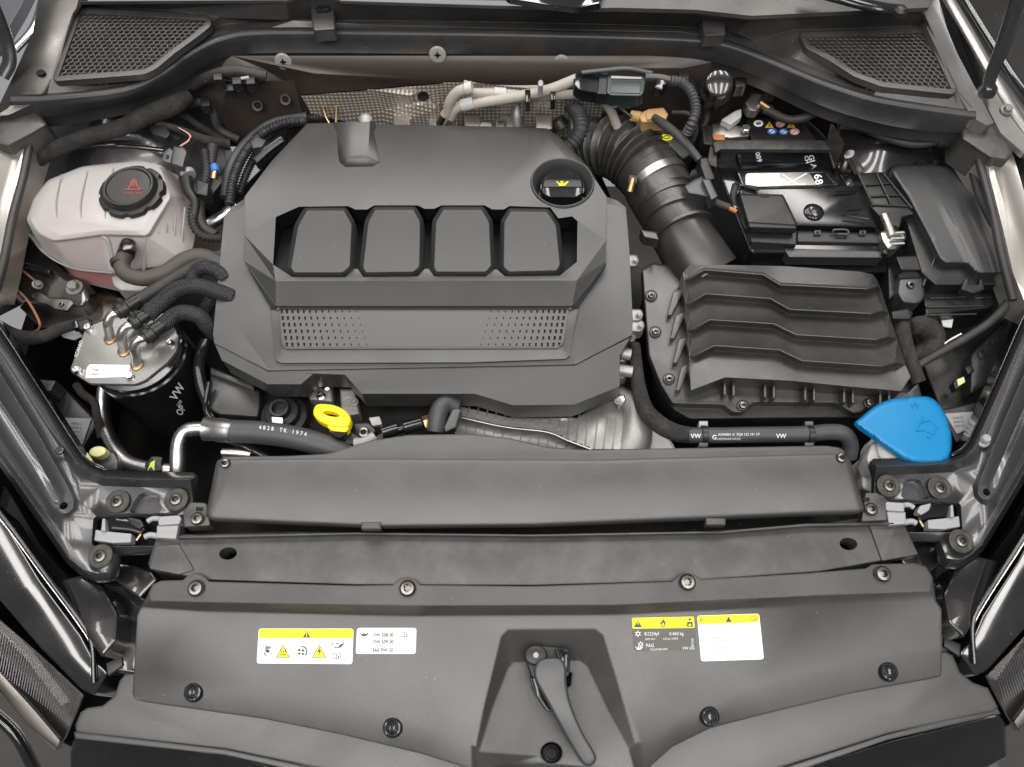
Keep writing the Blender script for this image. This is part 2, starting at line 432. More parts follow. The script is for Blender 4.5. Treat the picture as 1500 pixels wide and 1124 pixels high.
M = dict(
    cover=mat('moulded_grey_plastic', (.034, .034, .034), .38, spec=.85, grain=.4, gs=1300, dirt=.10, dcol=(.09, .085, .08), bev=.0012, rv=.05),
    coverflat=mat('perforated_strip_plastic', (.034, .034, .034), .42, spec=.85, grain=.3, gs=1400),
    cover2=mat('moulded_darker_plastic', (.050, .051, .053), .40, grain=.15, gs=1400, bev=.0012, rv=.04),
    panel=mat('front_panel_plastic', (.042, .041, .040), .38, spec=.85, grain=.5, gs=1000, dirt=.22, dcol=(.13, .12, .11), ds=9, bev=.0045, rv=.09),
    dusty=mat('dusty_black_plastic', (.032, .031, .030), .45, spec=.8, grain=.3, gs=900, scratch=.12, dirt=.6, dcol=(.11, .105, .10), ds=20, bev=.0012, rv=.1),
    black=mat('black_plastic', (.012, .012, .012), .4, grain=.2, gs=800, dirt=.2, dcol=(.06, .055, .05), ds=25, bev=.0015, rv=.1),
    gloss=mat('gloss_black_plastic', (.010, .010, .011), .12, bev=.0015, dirt=.12, dcol=(.07, .07, .07), ds=18, rv=.05),
    box=mat('box_grey_plastic', (.024, .0235, .023), .34, spec=.8, grain=.25, gs=900, dirt=.35, dcol=(.11, .10, .09), ds=12, bev=.001, rv=.08),
    fuse=mat('fuse_lid_plastic', (.034, .035, .037), .42, spec=.8, grain=.2, gs=1000, dirt=.1, bev=.0016, rv=.05),
    rubber=mat('black_rubber', (.022, .021, .021), .6, grain=.3, gs=500, dirt=.4, dcol=(.08, .075, .07), ds=30),
    rubber2=mat('grey_rubber_hose', (.048, .048, .052), .52, grain=.2, gs=500, dirt=.25, dcol=(.11, .11, .11), ds=30),
    brownrub=mat('brown_grey_rubber', (.055, .048, .042), .62, grain=.3, gs=500, dirt=.4, dcol=(.11, .095, .08), ds=30),
    braid=mat('braided_sleeve', (.030, .030, .031), .32, pattern='braid'),
    tape=mat('cloth_tape', (.026, .023, .021), .65, pattern='tape', dirt=.5, dcol=(.12, .10, .09), ds=60),
    loom=mat('ribbed_loom', (.03, .03, .032), .4, pattern='thread'),
    alu=mat('cast_aluminium', (.55, .54, .52), .38, 1, grain=.3, gs=200, rv=.1, dirt=.3, dcol=(.3, .28, .26), ds=40),
    dullbolt=mat('dull_bolt_metal', (.30, .29, .28), .45, .9, rv=.1),
    alubr=mat('brushed_aluminium', (.62, .61, .60), .3, 1, rv=.1, scratch=.1),
    plate=mat('zinc_plate', (.34, .33, .32), .36, .8, scratch=.15, rv=.1, dirt=.3, dcol=(.25, .23, .22), ds=30),
    steel=mat('dark_steel', (.16, .15, .14), .35, 1, rv=.12, dirt=.3, dcol=(.08, .06, .05), ds=40),
    chrome=mat('bright_zinc', (.75, .74, .72), .2, 1, scratch=.1),
    washer=mat('brown_steel_washer', (.05, .048, .046), .5, .6, dirt=.4, dcol=(.2, .17, .14), ds=60, rv=.1),
    screw=mat('burnished_screw', (.20, .185, .175), .3, 1, rv=.1),
    body=mat('inner_body_paint', (.085, .085, .087), .28, .7, dirt=.3, dcol=(.08, .075, .07), ds=9, bev=.0012, coat=.4, flake=0, rv=.08),
    paint=mat('gloss_black_paint', (.008, .008, .009), .1, 0, coat=1, bev=.0012, dirt=.05, rv=.03),
    bumper=mat('beige_reflection_paint', (.36, .335, .30), .12, .9, coat=.6, dirt=.3, dcol=(.15, .13, .12), ds=8),  # beige of the reflections is painted into the bumper colour
    reflection_grey=mat('reflection_grey_paint', (.16, .165, .18), .3, .6, coat=.8, bev=.0016, dirt=.2, dcol=(.2, .19, .18), ds=8),  # ceiling reflections on dark body paint, put into the colour as grey
    tower=mat('tower_paint', (.014, .013, .013), .24, 0, coat=.9, dirt=.3, dcol=(.05, .045, .04), ds=8, rv=.06),
    wall=mat('brown_firewall_paint', (.060, .049, .043), .42, .1, dirt=.5, dcol=(.075, .06, .05), ds=9, bev=.0016, rv=.1),
    cowl=mat('cowl_plastic', (.036, .035, .034), .42, spec=.8, grain=.3, gs=900, dirt=.5, dcol=(.12, .11, .10), ds=7, bev=.0016, rv=.08),
    seal=mat('seal_rubber', (.028, .028, .029), .42, dirt=.4, dcol=(.10, .095, .09), ds=12, rv=.08, bev=.0016),
    shield=mat('embossed_heat_shield', (.85, .80, .72), .45, .55, pattern='dimple'),
    cream=mat('cream_line_sleeve', (.42, .39, .34), .6, grain=.3, gs=300, dirt=.4, dcol=(.28, .25, .2), ds=60),
    tank=mat('translucent_tank', (.48, .468, .466), .26, alpha=.80, spec=.5, dirt=.35, dcol=(.36, .32, .31), ds=18, rv=.08, bev=.004),
    rail=mat('rail_reflection_paint', (.46, .44, .41), .3, .75, coat=.4, dirt=.3, dcol=(.25, .23, .21), ds=10),  # pale tone paints in the bright reflections on the dark wing
    tanklow=mat('translucent_tank_base', (.50, .42, .41), .28, alpha=.38, spec=.5),
    coolant=mat('red_coolant', (.50, .055, .04), .4),
    blue=mat('blue_plastic', (.002, .19, .43), .42, grain=.3, gs=700, bev=.001, dirt=.12, dcol=(.05, .2, .35), ds=30),
    yellow=mat('yellow_plastic', (.95, .72, .0), .38, bev=.001),
    white=mat('white_label', (.86, .86, .86), .5), labelyellow=mat('yellow_label', (.85, .85, .0), .5),
    ink=mat('dark_ink', (.06, .06, .06), .6), greyink=mat('grey_ink', (.045, .045, .045), .6), paleink=mat('pale_grey_ink', (.30, .30, .30), .6),
    labeldark=mat('dark_grey_label', (.085, .08, .075), .5),
    redink=mat('red_ink', (.36, .05, .045), .6), whiteink=mat('white_ink', (.75, .75, .75), .6),
    clip=mat('clip_grey', (.36, .35, .34), .45, .2),
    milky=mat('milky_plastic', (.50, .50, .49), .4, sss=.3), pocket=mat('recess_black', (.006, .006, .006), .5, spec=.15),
    strip=mat('edge_strip_metal', (.12, .115, .11), .32, .9, dirt=.4, dcol=(.06, .055, .05), ds=20, rv=.1),
    latch=mat('pale_grey_plastic', (.30, .30, .31), .35, bev=.0012, dirt=.2, dcol=(.3, .28, .25), ds=50),
    tan=mat('tan_plastic', (.55, .34, .14), .5), brass=mat('brass', (.55, .38, .2), .35, 1), wirebrown=mat('brown_insulation', (.24, .10, .05), .5), orange=mat('orange_insulation', (.50, .17, .05), .5),
    green=mat('dark_green_plastic', (.022, .034, .032), .3, rv=.05), navy=mat('blue_sticker', (.04, .15, .50), .5), amber=mat('amber_sticker', (.75, .45, .06), .5), pink=mat('pale_red_sticker', (.75, .35, .32), .5),
    lens=mat('clear_lamp_lens', (.02, .02, .022), .04, 0, alpha=.22), reflector=mat('lamp_reflector', (.66, .65, .66), .22, 1, rv=.1),
    lampdark=mat('dark_lamp_housing', (.016, .016, .017), .12, coat=.8, rv=.05, dirt=.1), floor=mat('floor_tile_grey', (.30, .31, .33), .3, dirt=.3, dcol=(.2, .2, .2), ds=3),
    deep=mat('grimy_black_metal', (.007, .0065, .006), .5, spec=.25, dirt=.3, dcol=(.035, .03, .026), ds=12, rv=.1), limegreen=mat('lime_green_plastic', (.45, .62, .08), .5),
    glass=mat('windscreen_glass', (.012, .013, .014), .06, coat=.5), paleyellow=mat('pale_yellow_plastic', (.75, .72, .35), .5),
    cast=mat('cast_engine_metal', (.42, .415, .405), .56, .8, grain=.8, gs=160, scratch=.5, dirt=.35, dcol=(.14, .13, .12), ds=20, rv=.12),
)

# ------------------------------------------------------------------ the setting under and around the bay
def struct(name, verts, faces, m):
    o = mk(name, verts, faces, m, None, 0); o['kind'] = 'structure'; return o
struct('floor', [(-6, -6, -.98), (6, -6, -.98), (6, 6, -.98), (-6, 6, -.98)], [(0, 1, 2, 3)], M['floor'])
def wbox(x0, x1, y0, y1, z0, z1):
    return [(x0, y0, z0), (x1, y0, z0), (x1, y1, z0), (x0, y1, z0), (x0, y0, z1), (x1, y0, z1), (x1, y1, z1), (x0, y1, z1)], \
           [(0, 3, 2, 1), (4, 5, 6, 7), (0, 1, 5, 4), (1, 2, 6, 5), (2, 3, 7, 6), (3, 0, 4, 7)]
bayt = thing('underbody_tray', 'black grimy tray and side walls at the bottom of the whole engine bay', 'undertray', (750, 500, -.5))
for nm, a in (('tray_floor', (-.78, .84, -.02, 1.2, -.50, -.48)), ('side_wall', (-.80, -.78, -.02, 1.2, -.50, -.16)), ('side_wall', (.84, .86, -.02, 1.2, -.50, -.16)),
              ('front_wall', (-.5, .55, .02, .04, -.48, -.20))):
    v, f = wbox(*a); mk(nm, v, f, M['deep'], bayt, 0)

# shared fasteners ---------------------------------------------------
SCREW = lathe_mesh('screw', [(.0005, -.0028), (.0030, -.0028), (.0034, .0020), (.0040, .0034), (.0070, .0030), (.0090, .0008), (.0093, -.002)], M['screw'], 36, {1: (6, .16), 2: (6, .14)})
SMALLS = lathe_mesh('screw', [(.0004, -.002), (.0022, -.002), (.0025, .0018), (.0030, .0026), (.0048, .0022), (.0058, .0004), (.006, -.002)], M['screw'], 30, {1: (6, .16), 2: (6, .14)})
WASH = lathe_mesh('washer', [(.008, .0005), (.0085, .0016), (.0165, .0016), (.0178, .0006), (.0180, -.0015)], M['washer'], 40)
DOME = lathe_mesh('rivet', [(.0005, .004), (.0035, .0038), (.0045, .0015), (.0055, .0012), (.0075, .0035), (.0095, .0030), (.0115, -.001), (.0118, -.003)], M['gloss'], 32)
HEX = lathe_mesh('bolt', [(.0005, .0080), (.0055, .0080), (.0065, .0070), (.0065, .001), (.0105, .0008), (.0110, -.002)], M['dullbolt'], 24, {2: (6, .07), 3: (6, .07), 1: (6, .07)})
def screw(at, parent, me=SCREW, axis=(0, -.12, 1), s=1.0, washer=False):
    p = P(*at); o = link(me.name.split('.')[0], me, parent, p, qdir(axis) @ Quaternion((0, 0, 1), random.uniform(0, 1)), s)
    if washer:
        w_ = bpy.data.objects.new('washer', WASH); C.objects.link(w_); w_.scale = (.88, .88, .8); w_.parent = o; wl[w_.name] = p
    return o

# ================================================================== ENGINE COVER
ec = thing('engine_cover', 'large matt grey plastic engine cover with four raised pillows and perforated front strip', 'engine cover', (640, 400, -.06))
ZC = 0.0
top_out = [(450, 181, -.008), (506, 180, -.006), (548, 182, -.006), (750, 186, -.006), (800, 188, -.008), (822, 203, -.006), (862, 245, -.003), (889, 289, 0), (888, 352, -.006),
           (888, 384, -.014), (838, 448, -.027), (847, 452, -.036), (834, 522, -.0435), (828, 526, -.045), (690, 531, -.045), (412, 532, -.045), (403, 528, -.0435), (396, 454, -.036), (404, 448, -.027), (357, 382, -.014), (358, 345, -.006), (358, 289, 0), (366, 278, 0), (398, 236, -.003)]
pocket = [(404, 318, -0.001), (438, 303, 0), (510, 302, 0), (520, 307, 0), (538, 307, 0), (548, 301, 0), (612, 301, 0), (622, 306, 0), (636, 306, 0), (647, 301, 0), (710, 301, 0), (721, 307, 0),
          (738, 307, 0), (746, 302, 0), (806, 304, 0), (818, 320, -0.001), (838, 317, -0.001), (846, 324, -0.001), (845, 384, -.028), (820, 404, -.040), (740, 405, -.040), (728, 395, -.040), (721, 395, -.040), (712, 405, -.040),
          (636, 405, -.040), (628, 394, -.040), (622, 394, -.040), (612, 405, -.040), (532, 406, -.040), (524, 394, -.040), (518, 394, -.040), (506, 406, -.040), (428, 406, -.040), (400, 388, -.040)]
cap_c = (824, 267)
rec = [(q[0], q[1], -.001) for q in ell(cap_c[0], cap_c[1], 45, 34, 40)]
body_ = relief('top_panel', top_out,
       lines=[[(358, 345, -.006), (404, 412, -.0415), (845, 411, -.0415), (888, 352, -.006)], [(404, 448, -.027), (838, 448, -.027)], [(405, 450.5, -.034), (837, 450.5, -.034)],
              [(450, 192, 0), (800, 197, 0), (880, 289, 0)], [(450, 192, 0), (370, 285, 0)]],
       holes=[pocket, rec, [(412, 453, -.035), (830, 453, -.035), (822, 502, -.037), (815, 508, -.037), (420, 509, -.037), (415, 503, -.037)]], th=.05, m=M['cover'], parent=ec, smooth=24, noskirt=[pocket])
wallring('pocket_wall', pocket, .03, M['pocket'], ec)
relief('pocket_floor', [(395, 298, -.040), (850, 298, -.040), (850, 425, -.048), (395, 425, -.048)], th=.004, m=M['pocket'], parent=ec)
pil = [[(446, 303), (507, 303), (521, 327), (518, 393), (504, 405), (428, 405), (420, 394), (431, 330)],
       [(546, 302), (609, 302), (621, 324), (620, 393), (608, 404), (533, 405), (526, 393), (534, 324)],
       [(646, 302), (709, 302), (722, 324), (725, 392), (714, 404), (636, 404), (630, 393), (633, 324)],
       [(745, 304), (804, 305), (820, 328), (826, 390), (818, 402), (743, 404), (732, 393), (733, 324)]]
for q in pil:
    o2 = offs(rc(q, 5), 6)
    relief('pillow', [(a, b, plane((0, 303, -.004), (1, 303, -.004), (0, 405, -.0412))(a, b)) for a, b in rc(q, 5)],
           lines=[[(a, b, plane((0, 303, .004), (1, 303, .004), (0, 405, -.034))(a, b)) for a, b in list(o2) + [o2[0]]]], th=.034, m=M['cover'], parent=ec, smooth=40)
# the lower frame round the middle
frm = [(362, 289, -.020), (340, 303, -.022), (328, 318, -.028), (322, 380, -.03), (312, 490, -.042), (314, 503, -.044), (393, 543, -.05), (843, 534, -.05), (926, 491, -.044), (927, 470, -.042), (922, 365, -.03), (917, 304, -.028), (905, 294, -.022), (890, 289, -.020)]
relief('side_frame', frm, lines=[[(359, 384, -.030), (344, 408, -.034), (343, 472, -.040), (395, 534, -.048), (404, 530, -.048)],
        [(888, 386, -.030), (870, 440, -.038), (846, 452, -.042), (836, 524, -.047), (843, 531, -.049)], [(343, 472, -.045), (395, 541, -.05)]], holes=[[(368, 296, -.022), (780, 296, -.022), (878, 296, -.022), (878, 380, -.03), (832, 446, -.04), (828, 515, -.046), (412, 520, -.046), (410, 450, -.04), (370, 384, -.03)]],
       th=.022, m=M['cover'], parent=ec, smooth=20)
for q in ([(357, 383, -.016), (404, 447, -.0275), (397, 453, -.037)], [(888, 386, -.016), (838, 447, -.0275), (845, 452, -.037)]):
    relief('wedge_trim', [(a, b, c + .001) for a, b, c in q], th=.01, m=M['cover'], parent=ec)
# perforated strip: the hole rows shrink towards the middle
strip = [(408, 450), (834, 450), (826, 503), (818, 511), (418, 512), (412, 505)]
zs = lambda u, v: -.0332 - (v - 448) * .00004
holes = []
for r_ in range(6):
    y = 456.5 + r_ * 9.7
    for k in range(13):
        s = 1 - k / 13.5
        xl = 412.5 + r_ * 1.5 + k * 7.6 + k * k * .13 + r_ * k * .11
        xr = 827.5 - r_ * 1.7 - k * 7.4 - k * k * .13 - r_ * k * .11
        hw, hh = .45 + 1.25 * s, .9 + 2.2 * s
        for x, sk in ((xl, .3), (xr, -.3)):
            holes.append([(x - hw, y - hh), (x + hw, y - hh), (x + hw + sk, y + hh), (x - hw + sk, y + hh)])
slab('perforated_strip', strip, zs, .0022, M['coverflat'], ec, r=4, b=.0004, holes=holes)
slab('perforation_backing', [(410, 452), (832, 452), (823, 508), (416, 508)], lambda u, v: zs(u, v) - .0021, .0005, M['deep'], ec, b=0)
# front apron with the cut-out over the dipstick
apr = [(314, 503, -.046), (393, 544, -.052), (843, 535, -.052), (924, 494, -.046), (908, 520, -.050), (908, 566, -.056), (841, 593, -.058), (752, 594, -.058), (695, 577, -.056), (530, 577, -.056), (505, 549, -.054), (458, 548, -.054), (441, 563, -.055), (392, 563, -.055), (325, 528, -.050)]
relief('front_apron', rc(apr, 0).tolist() and apr, lines=[], th=.042, m=M['cover'], parent=ec, smooth=30)
# raised hump at the back and filler recess
relief('raised_hump', [(488, 179, -.004), (550, 179, -.004), (556, 236, .001), (546, 243, .001), (506, 244, .001), (497, 237, .001)],
       lines=[[(508, 179, .012), (506, 228, .010), (512, 231, .010), (534, 230, .010), (539, 226, .010), (542, 179, .012)]], th=.01, m=M['cover'], parent=ec, smooth=50)
R_ = .0355
lathe('filler_recess', [(.0001, -.030), (.036, -.030), (.037, -.020), (.0455, .0005), (.0468, .0016), (.0478, .0016), (.0495, -.001)], (cap_c[0], cap_c[1], .0005), M['cover'], ec, n=48, end=False)
oc = thing('oil_filler_cap', 'round black filler cap with grip bar and yellow oil can, set in the engine cover', 'filler cap', (824, 272, -.01))
capo = lathe('cap_body', [(.0005, .006), (.030, .006), (.0315, .0045), (.032, .001), (.0345, .0005), (.035, -.002), (.035, -.012)], (824, 274, -.016), M['gloss'], oc, n=60)
slab('grip_bar', [(793, 268), (800, 261), (848, 261), (855, 268), (854, 284), (844, 290), (804, 290), (794, 284)], .006, .018, M['gloss'], oc, r=5, b=.003)
capf = slab('grip_face', [(797, 262), (851, 262), (854, 275), (794, 275)], .0075, .003, M['black'], oc, r=3, b=.002)
def oilcan(u, v, s, on, m, parent, off=.0012):
    pts = [(-11, -3), (-9.5, -4.5), (-6, -1), (-1, -1), (-1, -3.2), (-3, -3.2), (-3, -4.6), (3, -4.6), (3, -3.2), (1, -3.2), (1, -1), (5, -1), (12, -4.5), (13, -3), (6, 4.5), (-6, 4.5), (-6, 1)]
    O = [(u + a * s, v + b * s) for a, b in pts]; vv, ff, _ = cdt([O]); drape('oil_can_symbol', vv.tolist(), [tuple(q) for q in ff], on, m, parent, off)
oilcan(823, 269, .75, capf, M['labelyellow'], oc)

# ================================================================== RADIATOR SHROUD COVER
rcv = thing('radiator_cover', 'long matt grey cover strip behind the front crossmember, arched at its back edge', 'cover panel', (780, 700, -.06))
zr = plane((300, 670, -.038), (1260, 670, -.038), (780, 760, -.048))
slab('cover_panel', [(318, 672), (345, 670), (480, 669), (870, 671), (1225, 662), (1240, 668), (1246, 676), (1265, 740), (1266, 748), (1258, 752), (780, 771), (560, 773), (309, 763), (301, 756), (302, 748)], zr, .006, M['panel'], rcv, r=8, b=.007)
slab('back_flange', [(322, 669), (420, 668), (480, 665), (545, 645), (600, 637), (690, 636), (745, 642), (800, 655), (860, 659), (1210, 653), (1232, 656), (1240, 664), (1210, 690), (340, 690)], lambda u, v: zr(u, v) - .002, .03, M['panel'], rcv, r=6, b=.002)
for u, v in ((330, 679), (1232, 671)): screw((u, v, -.037), rcv, SMALLS, s=1.1)
for u, v in ((543, 768), (1048, 762)):
    slab('locating_tab', [(u - 14, v - 3), (u + 15, v - 3), (u + 15, v + 7), (u - 14, v + 7)], -.047, .012, M['panel'], rcv, b=.001)

# ================================================================== CROSSMEMBER
cm = thing('front_crossmember', 'dusty dark crossmember strip with two oval holes in front of the radiator cover', 'crossmember', (780, 810, -.09))
zm = lambda u, v: -.072
slab('beam', [(262, 783), (420, 779), (600, 780), (800, 783), (1000, 779), (1180, 770), (1270, 757), (1310, 755), (1345, 812), (1300, 816), (1290, 822), (1200, 838), (1000, 852), (780, 858), (520, 857), (300, 850), (262, 842), (220, 833), (217, 826), (228, 790)], zm, .03, M['dusty'], cm, b=.002,
     holes=[ell(334, 811, 13, 9, 20, -8), ell(1243, 797, 13, 9, 20, 6)])
slab('back_lip', [(262, 785), (520, 780), (780, 783), (1060, 778), (1180, 767), (1310, 765), (1310, 769), (1180, 771), (1060, 781), (780, 786), (520, 783), (262, 789)], lambda u, v: -.062, .006, M['dusty'], cm, b=.001)
slab('gap_shade_sheet', [(240, 745), (1330, 735), (1330, 800), (240, 810)], -.125, .01, M['deep'], cm, b=0)  # black sheet stands in for the shade in the gap behind the beam
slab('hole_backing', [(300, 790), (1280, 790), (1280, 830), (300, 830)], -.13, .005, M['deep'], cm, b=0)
for q in ([(228, 800), (262, 797), (284, 835), (262, 842), (218, 833)], [(1270, 760), (1318, 755), (1345, 812), (1292, 822)]):
    slab('end_plate', q, lambda u, v: -.069, .008, M['dusty'], cm, r=3, b=.001)

# ================================================================== GRILLE COVER (front panel)
gc = thing('grille_cover', 'wide matt grey front panel carrying the warning stickers and the bonnet latch recess', 'cover panel', (780, 960, -.1))
def band(poly, k=1.0): return poly
topz, z1, z2 = -.064, -.062, -.068
go = [(236, 851, topz), (268, 850, topz), (275, 843, topz), (287, 839, topz), (298, 844, topz), (306, 852, topz), (520, 858, topz), (575, 857, topz), (584, 849, topz), (596, 846, topz), (608, 849, topz), (616, 857, topz), (780, 859, topz), (985, 852, topz), (996, 842, topz), (1007, 839, topz), (1018, 842, topz),
      (1027, 849, topz), (1180, 840, topz), (1268, 833, topz), (1278, 827, topz), (1340, 825, topz), (1356, 830, topz), (1366, 845, topz), (1371, 880, -.072), (1379, 892, -.075), (1380, 955, -.089), (1379, 990, -0.1020), (1372, 993, -0.1040),
      (1250, 1015, -0.1050), (1120, 1046, -0.1060), (1040, 1067, -0.1080), (985, 1094, -0.1110), (945, 1130, -0.1190), (700, 1130, -0.1190), (620, 1105, -0.1110), (500, 1076, -0.1080), (380, 1052, -0.1060), (215, 1029, -0.1040), (198, 1026, -0.1030), (194, 1016, -0.1020), (196, 985, -.089), (201, 902, -.077), (206, 890, -.075), (218, 868, topz), (224, 856, topz)]
l1 = [(221, 880, -.064), (300, 882, -.062), (600, 887, -.062), (900, 886, -.062), (1200, 872, -.062), (1362, 866, -.064)]
l2 = [(207, 890, -.0755), (300, 896, -.078), (600, 903, -.079), (900, 901, -.079), (1200, 886, -.078), (1370, 880, -.0725)]
lf1 = [(197, 984, -.088), (380, 1004, -.090), (560, 1040, -.092), (640, 1066, -.094), (690, 1092, -.096), (697, 1094, -.0955), (709, 1036, -.089), (734, 932, -.083), (744, 922, -.082), (872, 921, -.082), (884, 930, -.083), (903, 993, -.087), (931, 1089, -.0945), (942, 1086, -.0955), (1000, 1046, -.094), (1105, 1004, -.091), (1240, 968, -.089), (1380, 946, -.087)]
zp = lambda v: -.116 + (v - 970) * .00012
plat = [(702, 1101), (722, 1034), (744, 980), (753, 971), (849, 969), (860, 977), (892, 1045), (921, 1098)]
gp = relief('main_panel', go, lines=[l1, l2, lf1,
            [(690, 1130, -.105), (698, 1104, -.1045)] + [(a, b, zp(b)) for a, b in plat] + [(930, 1130, -.105)]],
            holes=[[(a, b, zp(b)) for a, b in ell(808, 1103, 16, 16, 24)], [(a, b, zp(b)) for a, b in [(777, 985), (838, 985), (836, 1004), (818, 1018), (800, 1032), (784, 1014)]]], th=.022, m=M['panel'], parent=gc, smooth=30)
for u, v, z in ((287, 862, -.060), (597, 862, -.060), (1007, 853, -.060), (1293, 841, -.060)): screw((u, v, z), gc, SCREW, s=1.15)
for u, v, z in ((283, 1014, -.0945), (575, 1066, -.0965), (1040, 1050, -.0955), (1302, 984, -.0935)): screw((u, v, z), gc, DOME, s=1.05)
lowz = lambda u, v: -.132 - (v - 1040) * .0001
for O in ([(183, 988), (215, 985), (215, 1000), (600, 1060), (720, 1120), (740, 1160), (480, 1160), (440, 1122), (330, 1098), (112, 1074), (110, 1062), (118, 1044), (128, 1037), (150, 1034), (168, 1020), (175, 998)],
          [(930, 1110), (1000, 1060), (1370, 960), (1384, 954), (1396, 960), (1406, 985), (1425, 1000), (1447, 1008), (1462, 1036), (1456, 1042), (1300, 1075), (1150, 1124), (1130, 1160), (900, 1160)]):
    slab('lower_panel', O, lowz, .02, M['panel'], gc, b=.002)
tz = lambda u, v: -.136 - (v - 1060) * .0006
for q in ([(108, 1083), (116, 1076), (330, 1104), (470, 1140), (470, 1180), (102, 1130), (102, 1105)], [(1462, 1046), (1472, 1060), (1476, 1110), (1380, 1160), (1120, 1170), (1160, 1130), (1300, 1085)]):
    slab('gloss_trim', q, tz, .03, M['paint'], gc, r=5, b=.005)
slab('lower_lip', [(108, 1072), (330, 1098), (480, 1130), (480, 1140), (330, 1106), (110, 1082)], lambda u, v: -.134, .006, M['panel'], gc, b=.001)
slab('lower_lip', [(1460, 1036), (1466, 1046), (1300, 1084), (1150, 1136), (1140, 1128), (1300, 1076)], lambda u, v: -.134, .006, M['panel'], gc, b=.001)

# stickers: children of the grille cover
def tri(u, v, s, m, parent, on, off=.0009, name='warning_triangle', h=1.0):
    drape(name, [(u - s, v + s * .85 * h), (u + s, v + s * .85 * h), (u, v - s * .95 * h)], [(0, 1, 2)], on, m, parent, off)
def poly(name, pts, on, m, parent, off=.0011):
    vv, ff, _ = cdt([pts]); return drape(name, vv.tolist(), [tuple(q) for q in ff], on, m, parent, off)
def line2(name, a, b, wd, on, m, parent, off=.0011):
    a = np.array(a, float); b = np.array(b, float); d = b - a; d /= np.hypot(*d); n_ = np.array([-d[1], d[0]]) * wd / 2
    return poly(name, [tuple(a + n_), tuple(b + n_), tuple(b - n_), tuple(a - n_)], on, m, parent, off)
def ring2(name, u, v, r, wd, on, m, parent, off=.0011, b=None, a0=0, a1=360):
    b = b or r
    o_ = ell(u, v, r, b, 24, 0, a0, a1); i_ = ell(u, v, r - wd, b - wd, 24, 0, a0, a1); n_ = len(o_)
    V = o_ + i_; full = a1 - a0 >= 360
    F_ = [(i, (i + 1) % n_, n_ + (i + 1) % n_, n_ + i) for i in range(n_ if full else n_ - 1)]
    return drape(name, V, F_, on, m, parent, off)
def book(u, v, s, on, m, parent):
    for q in (((-6, -4), (-6, 4)), ((-6, -4), (0, -3)), ((0, -3), (6, -4)), ((6, -4), (6, 4)), ((-6, 4), (0, 5)), ((0, 5), (6, 4)), ((0, -3), (0, 5))):
        line2('book_symbol', (u + q[0][0] * s, v + q[0][1] * s), (u + q[1][0] * s, v + q[1][1] * s), .9 * s, on, m, parent)
    poly('book_symbol', [(u + 2 * s, v - .5 * s), (u + 4 * s, v - .7 * s), (u + 3.8 * s, v + 3 * s), (u + 2.2 * s, v + 3.2 * s)], on, m, parent)
def rect(a, b, c, d): return [a, b, c, d]
s1 = sticker('warning_sticker', [(379, 921), (518, 921), (516, 973), (376, 972)], gp, M['white'], gc, 4)
s1['label'] = 'white warning sticker with yellow top bar and four hazard symbols'
sticker('yellow_bar', [(379.5, 921.5), (517.5, 921.5), (517, 935), (379, 935)], gp, M['labelyellow'], s1, 3, .0007)
tri(449, 929.5, 5.6, M['ink'], s1, gp); line2('exclamation', (449, 926.5), (449, 931), 1.3, gp, M['labelyellow'], s1, .0013); line2('exclamation', (449, 932), (449, 933.4), 1.3, gp, M['labelyellow'], s1, .0013)
ring2('hand_symbol', 391.5, 952.5, 9.2, .8, gp, M['paleink'], s1); line2('hand_symbol', (385, 945.5), (398, 959), 1, gp, M['paleink'], s1)
for k in range(4): line2('hand_symbol', (389 + k * 2, 951.5 - k * .3), (391 + k * 2, 945.5 + k * .7), 1.3, gp, M['greyink'], s1)
poly('hand_symbol', [(388, 952), (395, 952), (394, 956.5), (390, 956)], gp, M['greyink'], s1); poly('hand_symbol', [(386, 953), (389, 956), (391, 960), (387, 960)], gp, M['paleink'], s1)
for u, f in ((414.5, M['labelyellow']), (441, M['white']), (467.5, M['labelyellow'])):
    tri(u, 954.5, 10.6, M['greyink'] if f is not M['white'] else M['paleink'], s1, gp); tri(u, 955, 8.8, f, s1, gp, .0012)
for k in (-3, 0, 3): line2('heat_symbol', (414.5 + k, 951), (414.5 + k + .8, 957), 1.1, gp, M['greyink'], s1, .0015)
line2('heat_symbol', (409.5, 959), (419.5, 959), 1.1, gp, M['greyink'], s1, .0015)
for a, b in ((438.5, 952.5), (443.5, 953), (438.5, 957.5), (443.5, 958)): poly('fan_symbol', ell(a, b, 2.3, 1.7, 10, 40), gp, M['greyink'], s1, .0015)
ring2('fan_symbol', 441, 954.5, 9, 1.6, gp, M['greyink'], s1, .0015, a0=-80, a1=40)
poly('bolt_symbol', [(469, 947), (464.5, 955), (467.3, 955), (465.8, 961.5), (470.8, 952.8), (468, 952.8)], gp, M['ink'], s1, .0015)
oilcan(494, 945.5, .78, gp, M['greyink'], s1, .0011)
poly('oil_can_symbol', [(488, 944), (498, 944), (496, 947.5), (489, 947.5)], gp, M['white'], s1, .0014)
book(493, 961, .9, gp, M['greyink'], s1)
lettering('1K0 010 A', (510.5, 943), 3.6, gp, M['paleink'], s1, rot=80, off=.0011)
s2 = sticker('oil_sticker', [(523, 920), (610, 920), (609, 958), (521, 958)], gp, M['white'], gc, 4); s2['label'] = 'white oil grade sticker'
for t, x, y in (('VW 508 00', 546.5, 933), ('VW 509 00', 546.5, 943), ('SAE 0W-20', 545.5, 955)):
    lettering(t, (x, y), 8.0, gp, M['greyink'], s2, name='lettering', sx=.80, off=.0011, bold=True)
oilcan(533, 929.5, .55, gp, M['greyink'], s2, .0011); book(592.5, 929, .85, gp, M['greyink'], s2); lettering('1K0 010 Q', (603, 925.5), 4, gp, M['paleink'], s2, rot=88, off=.0011)
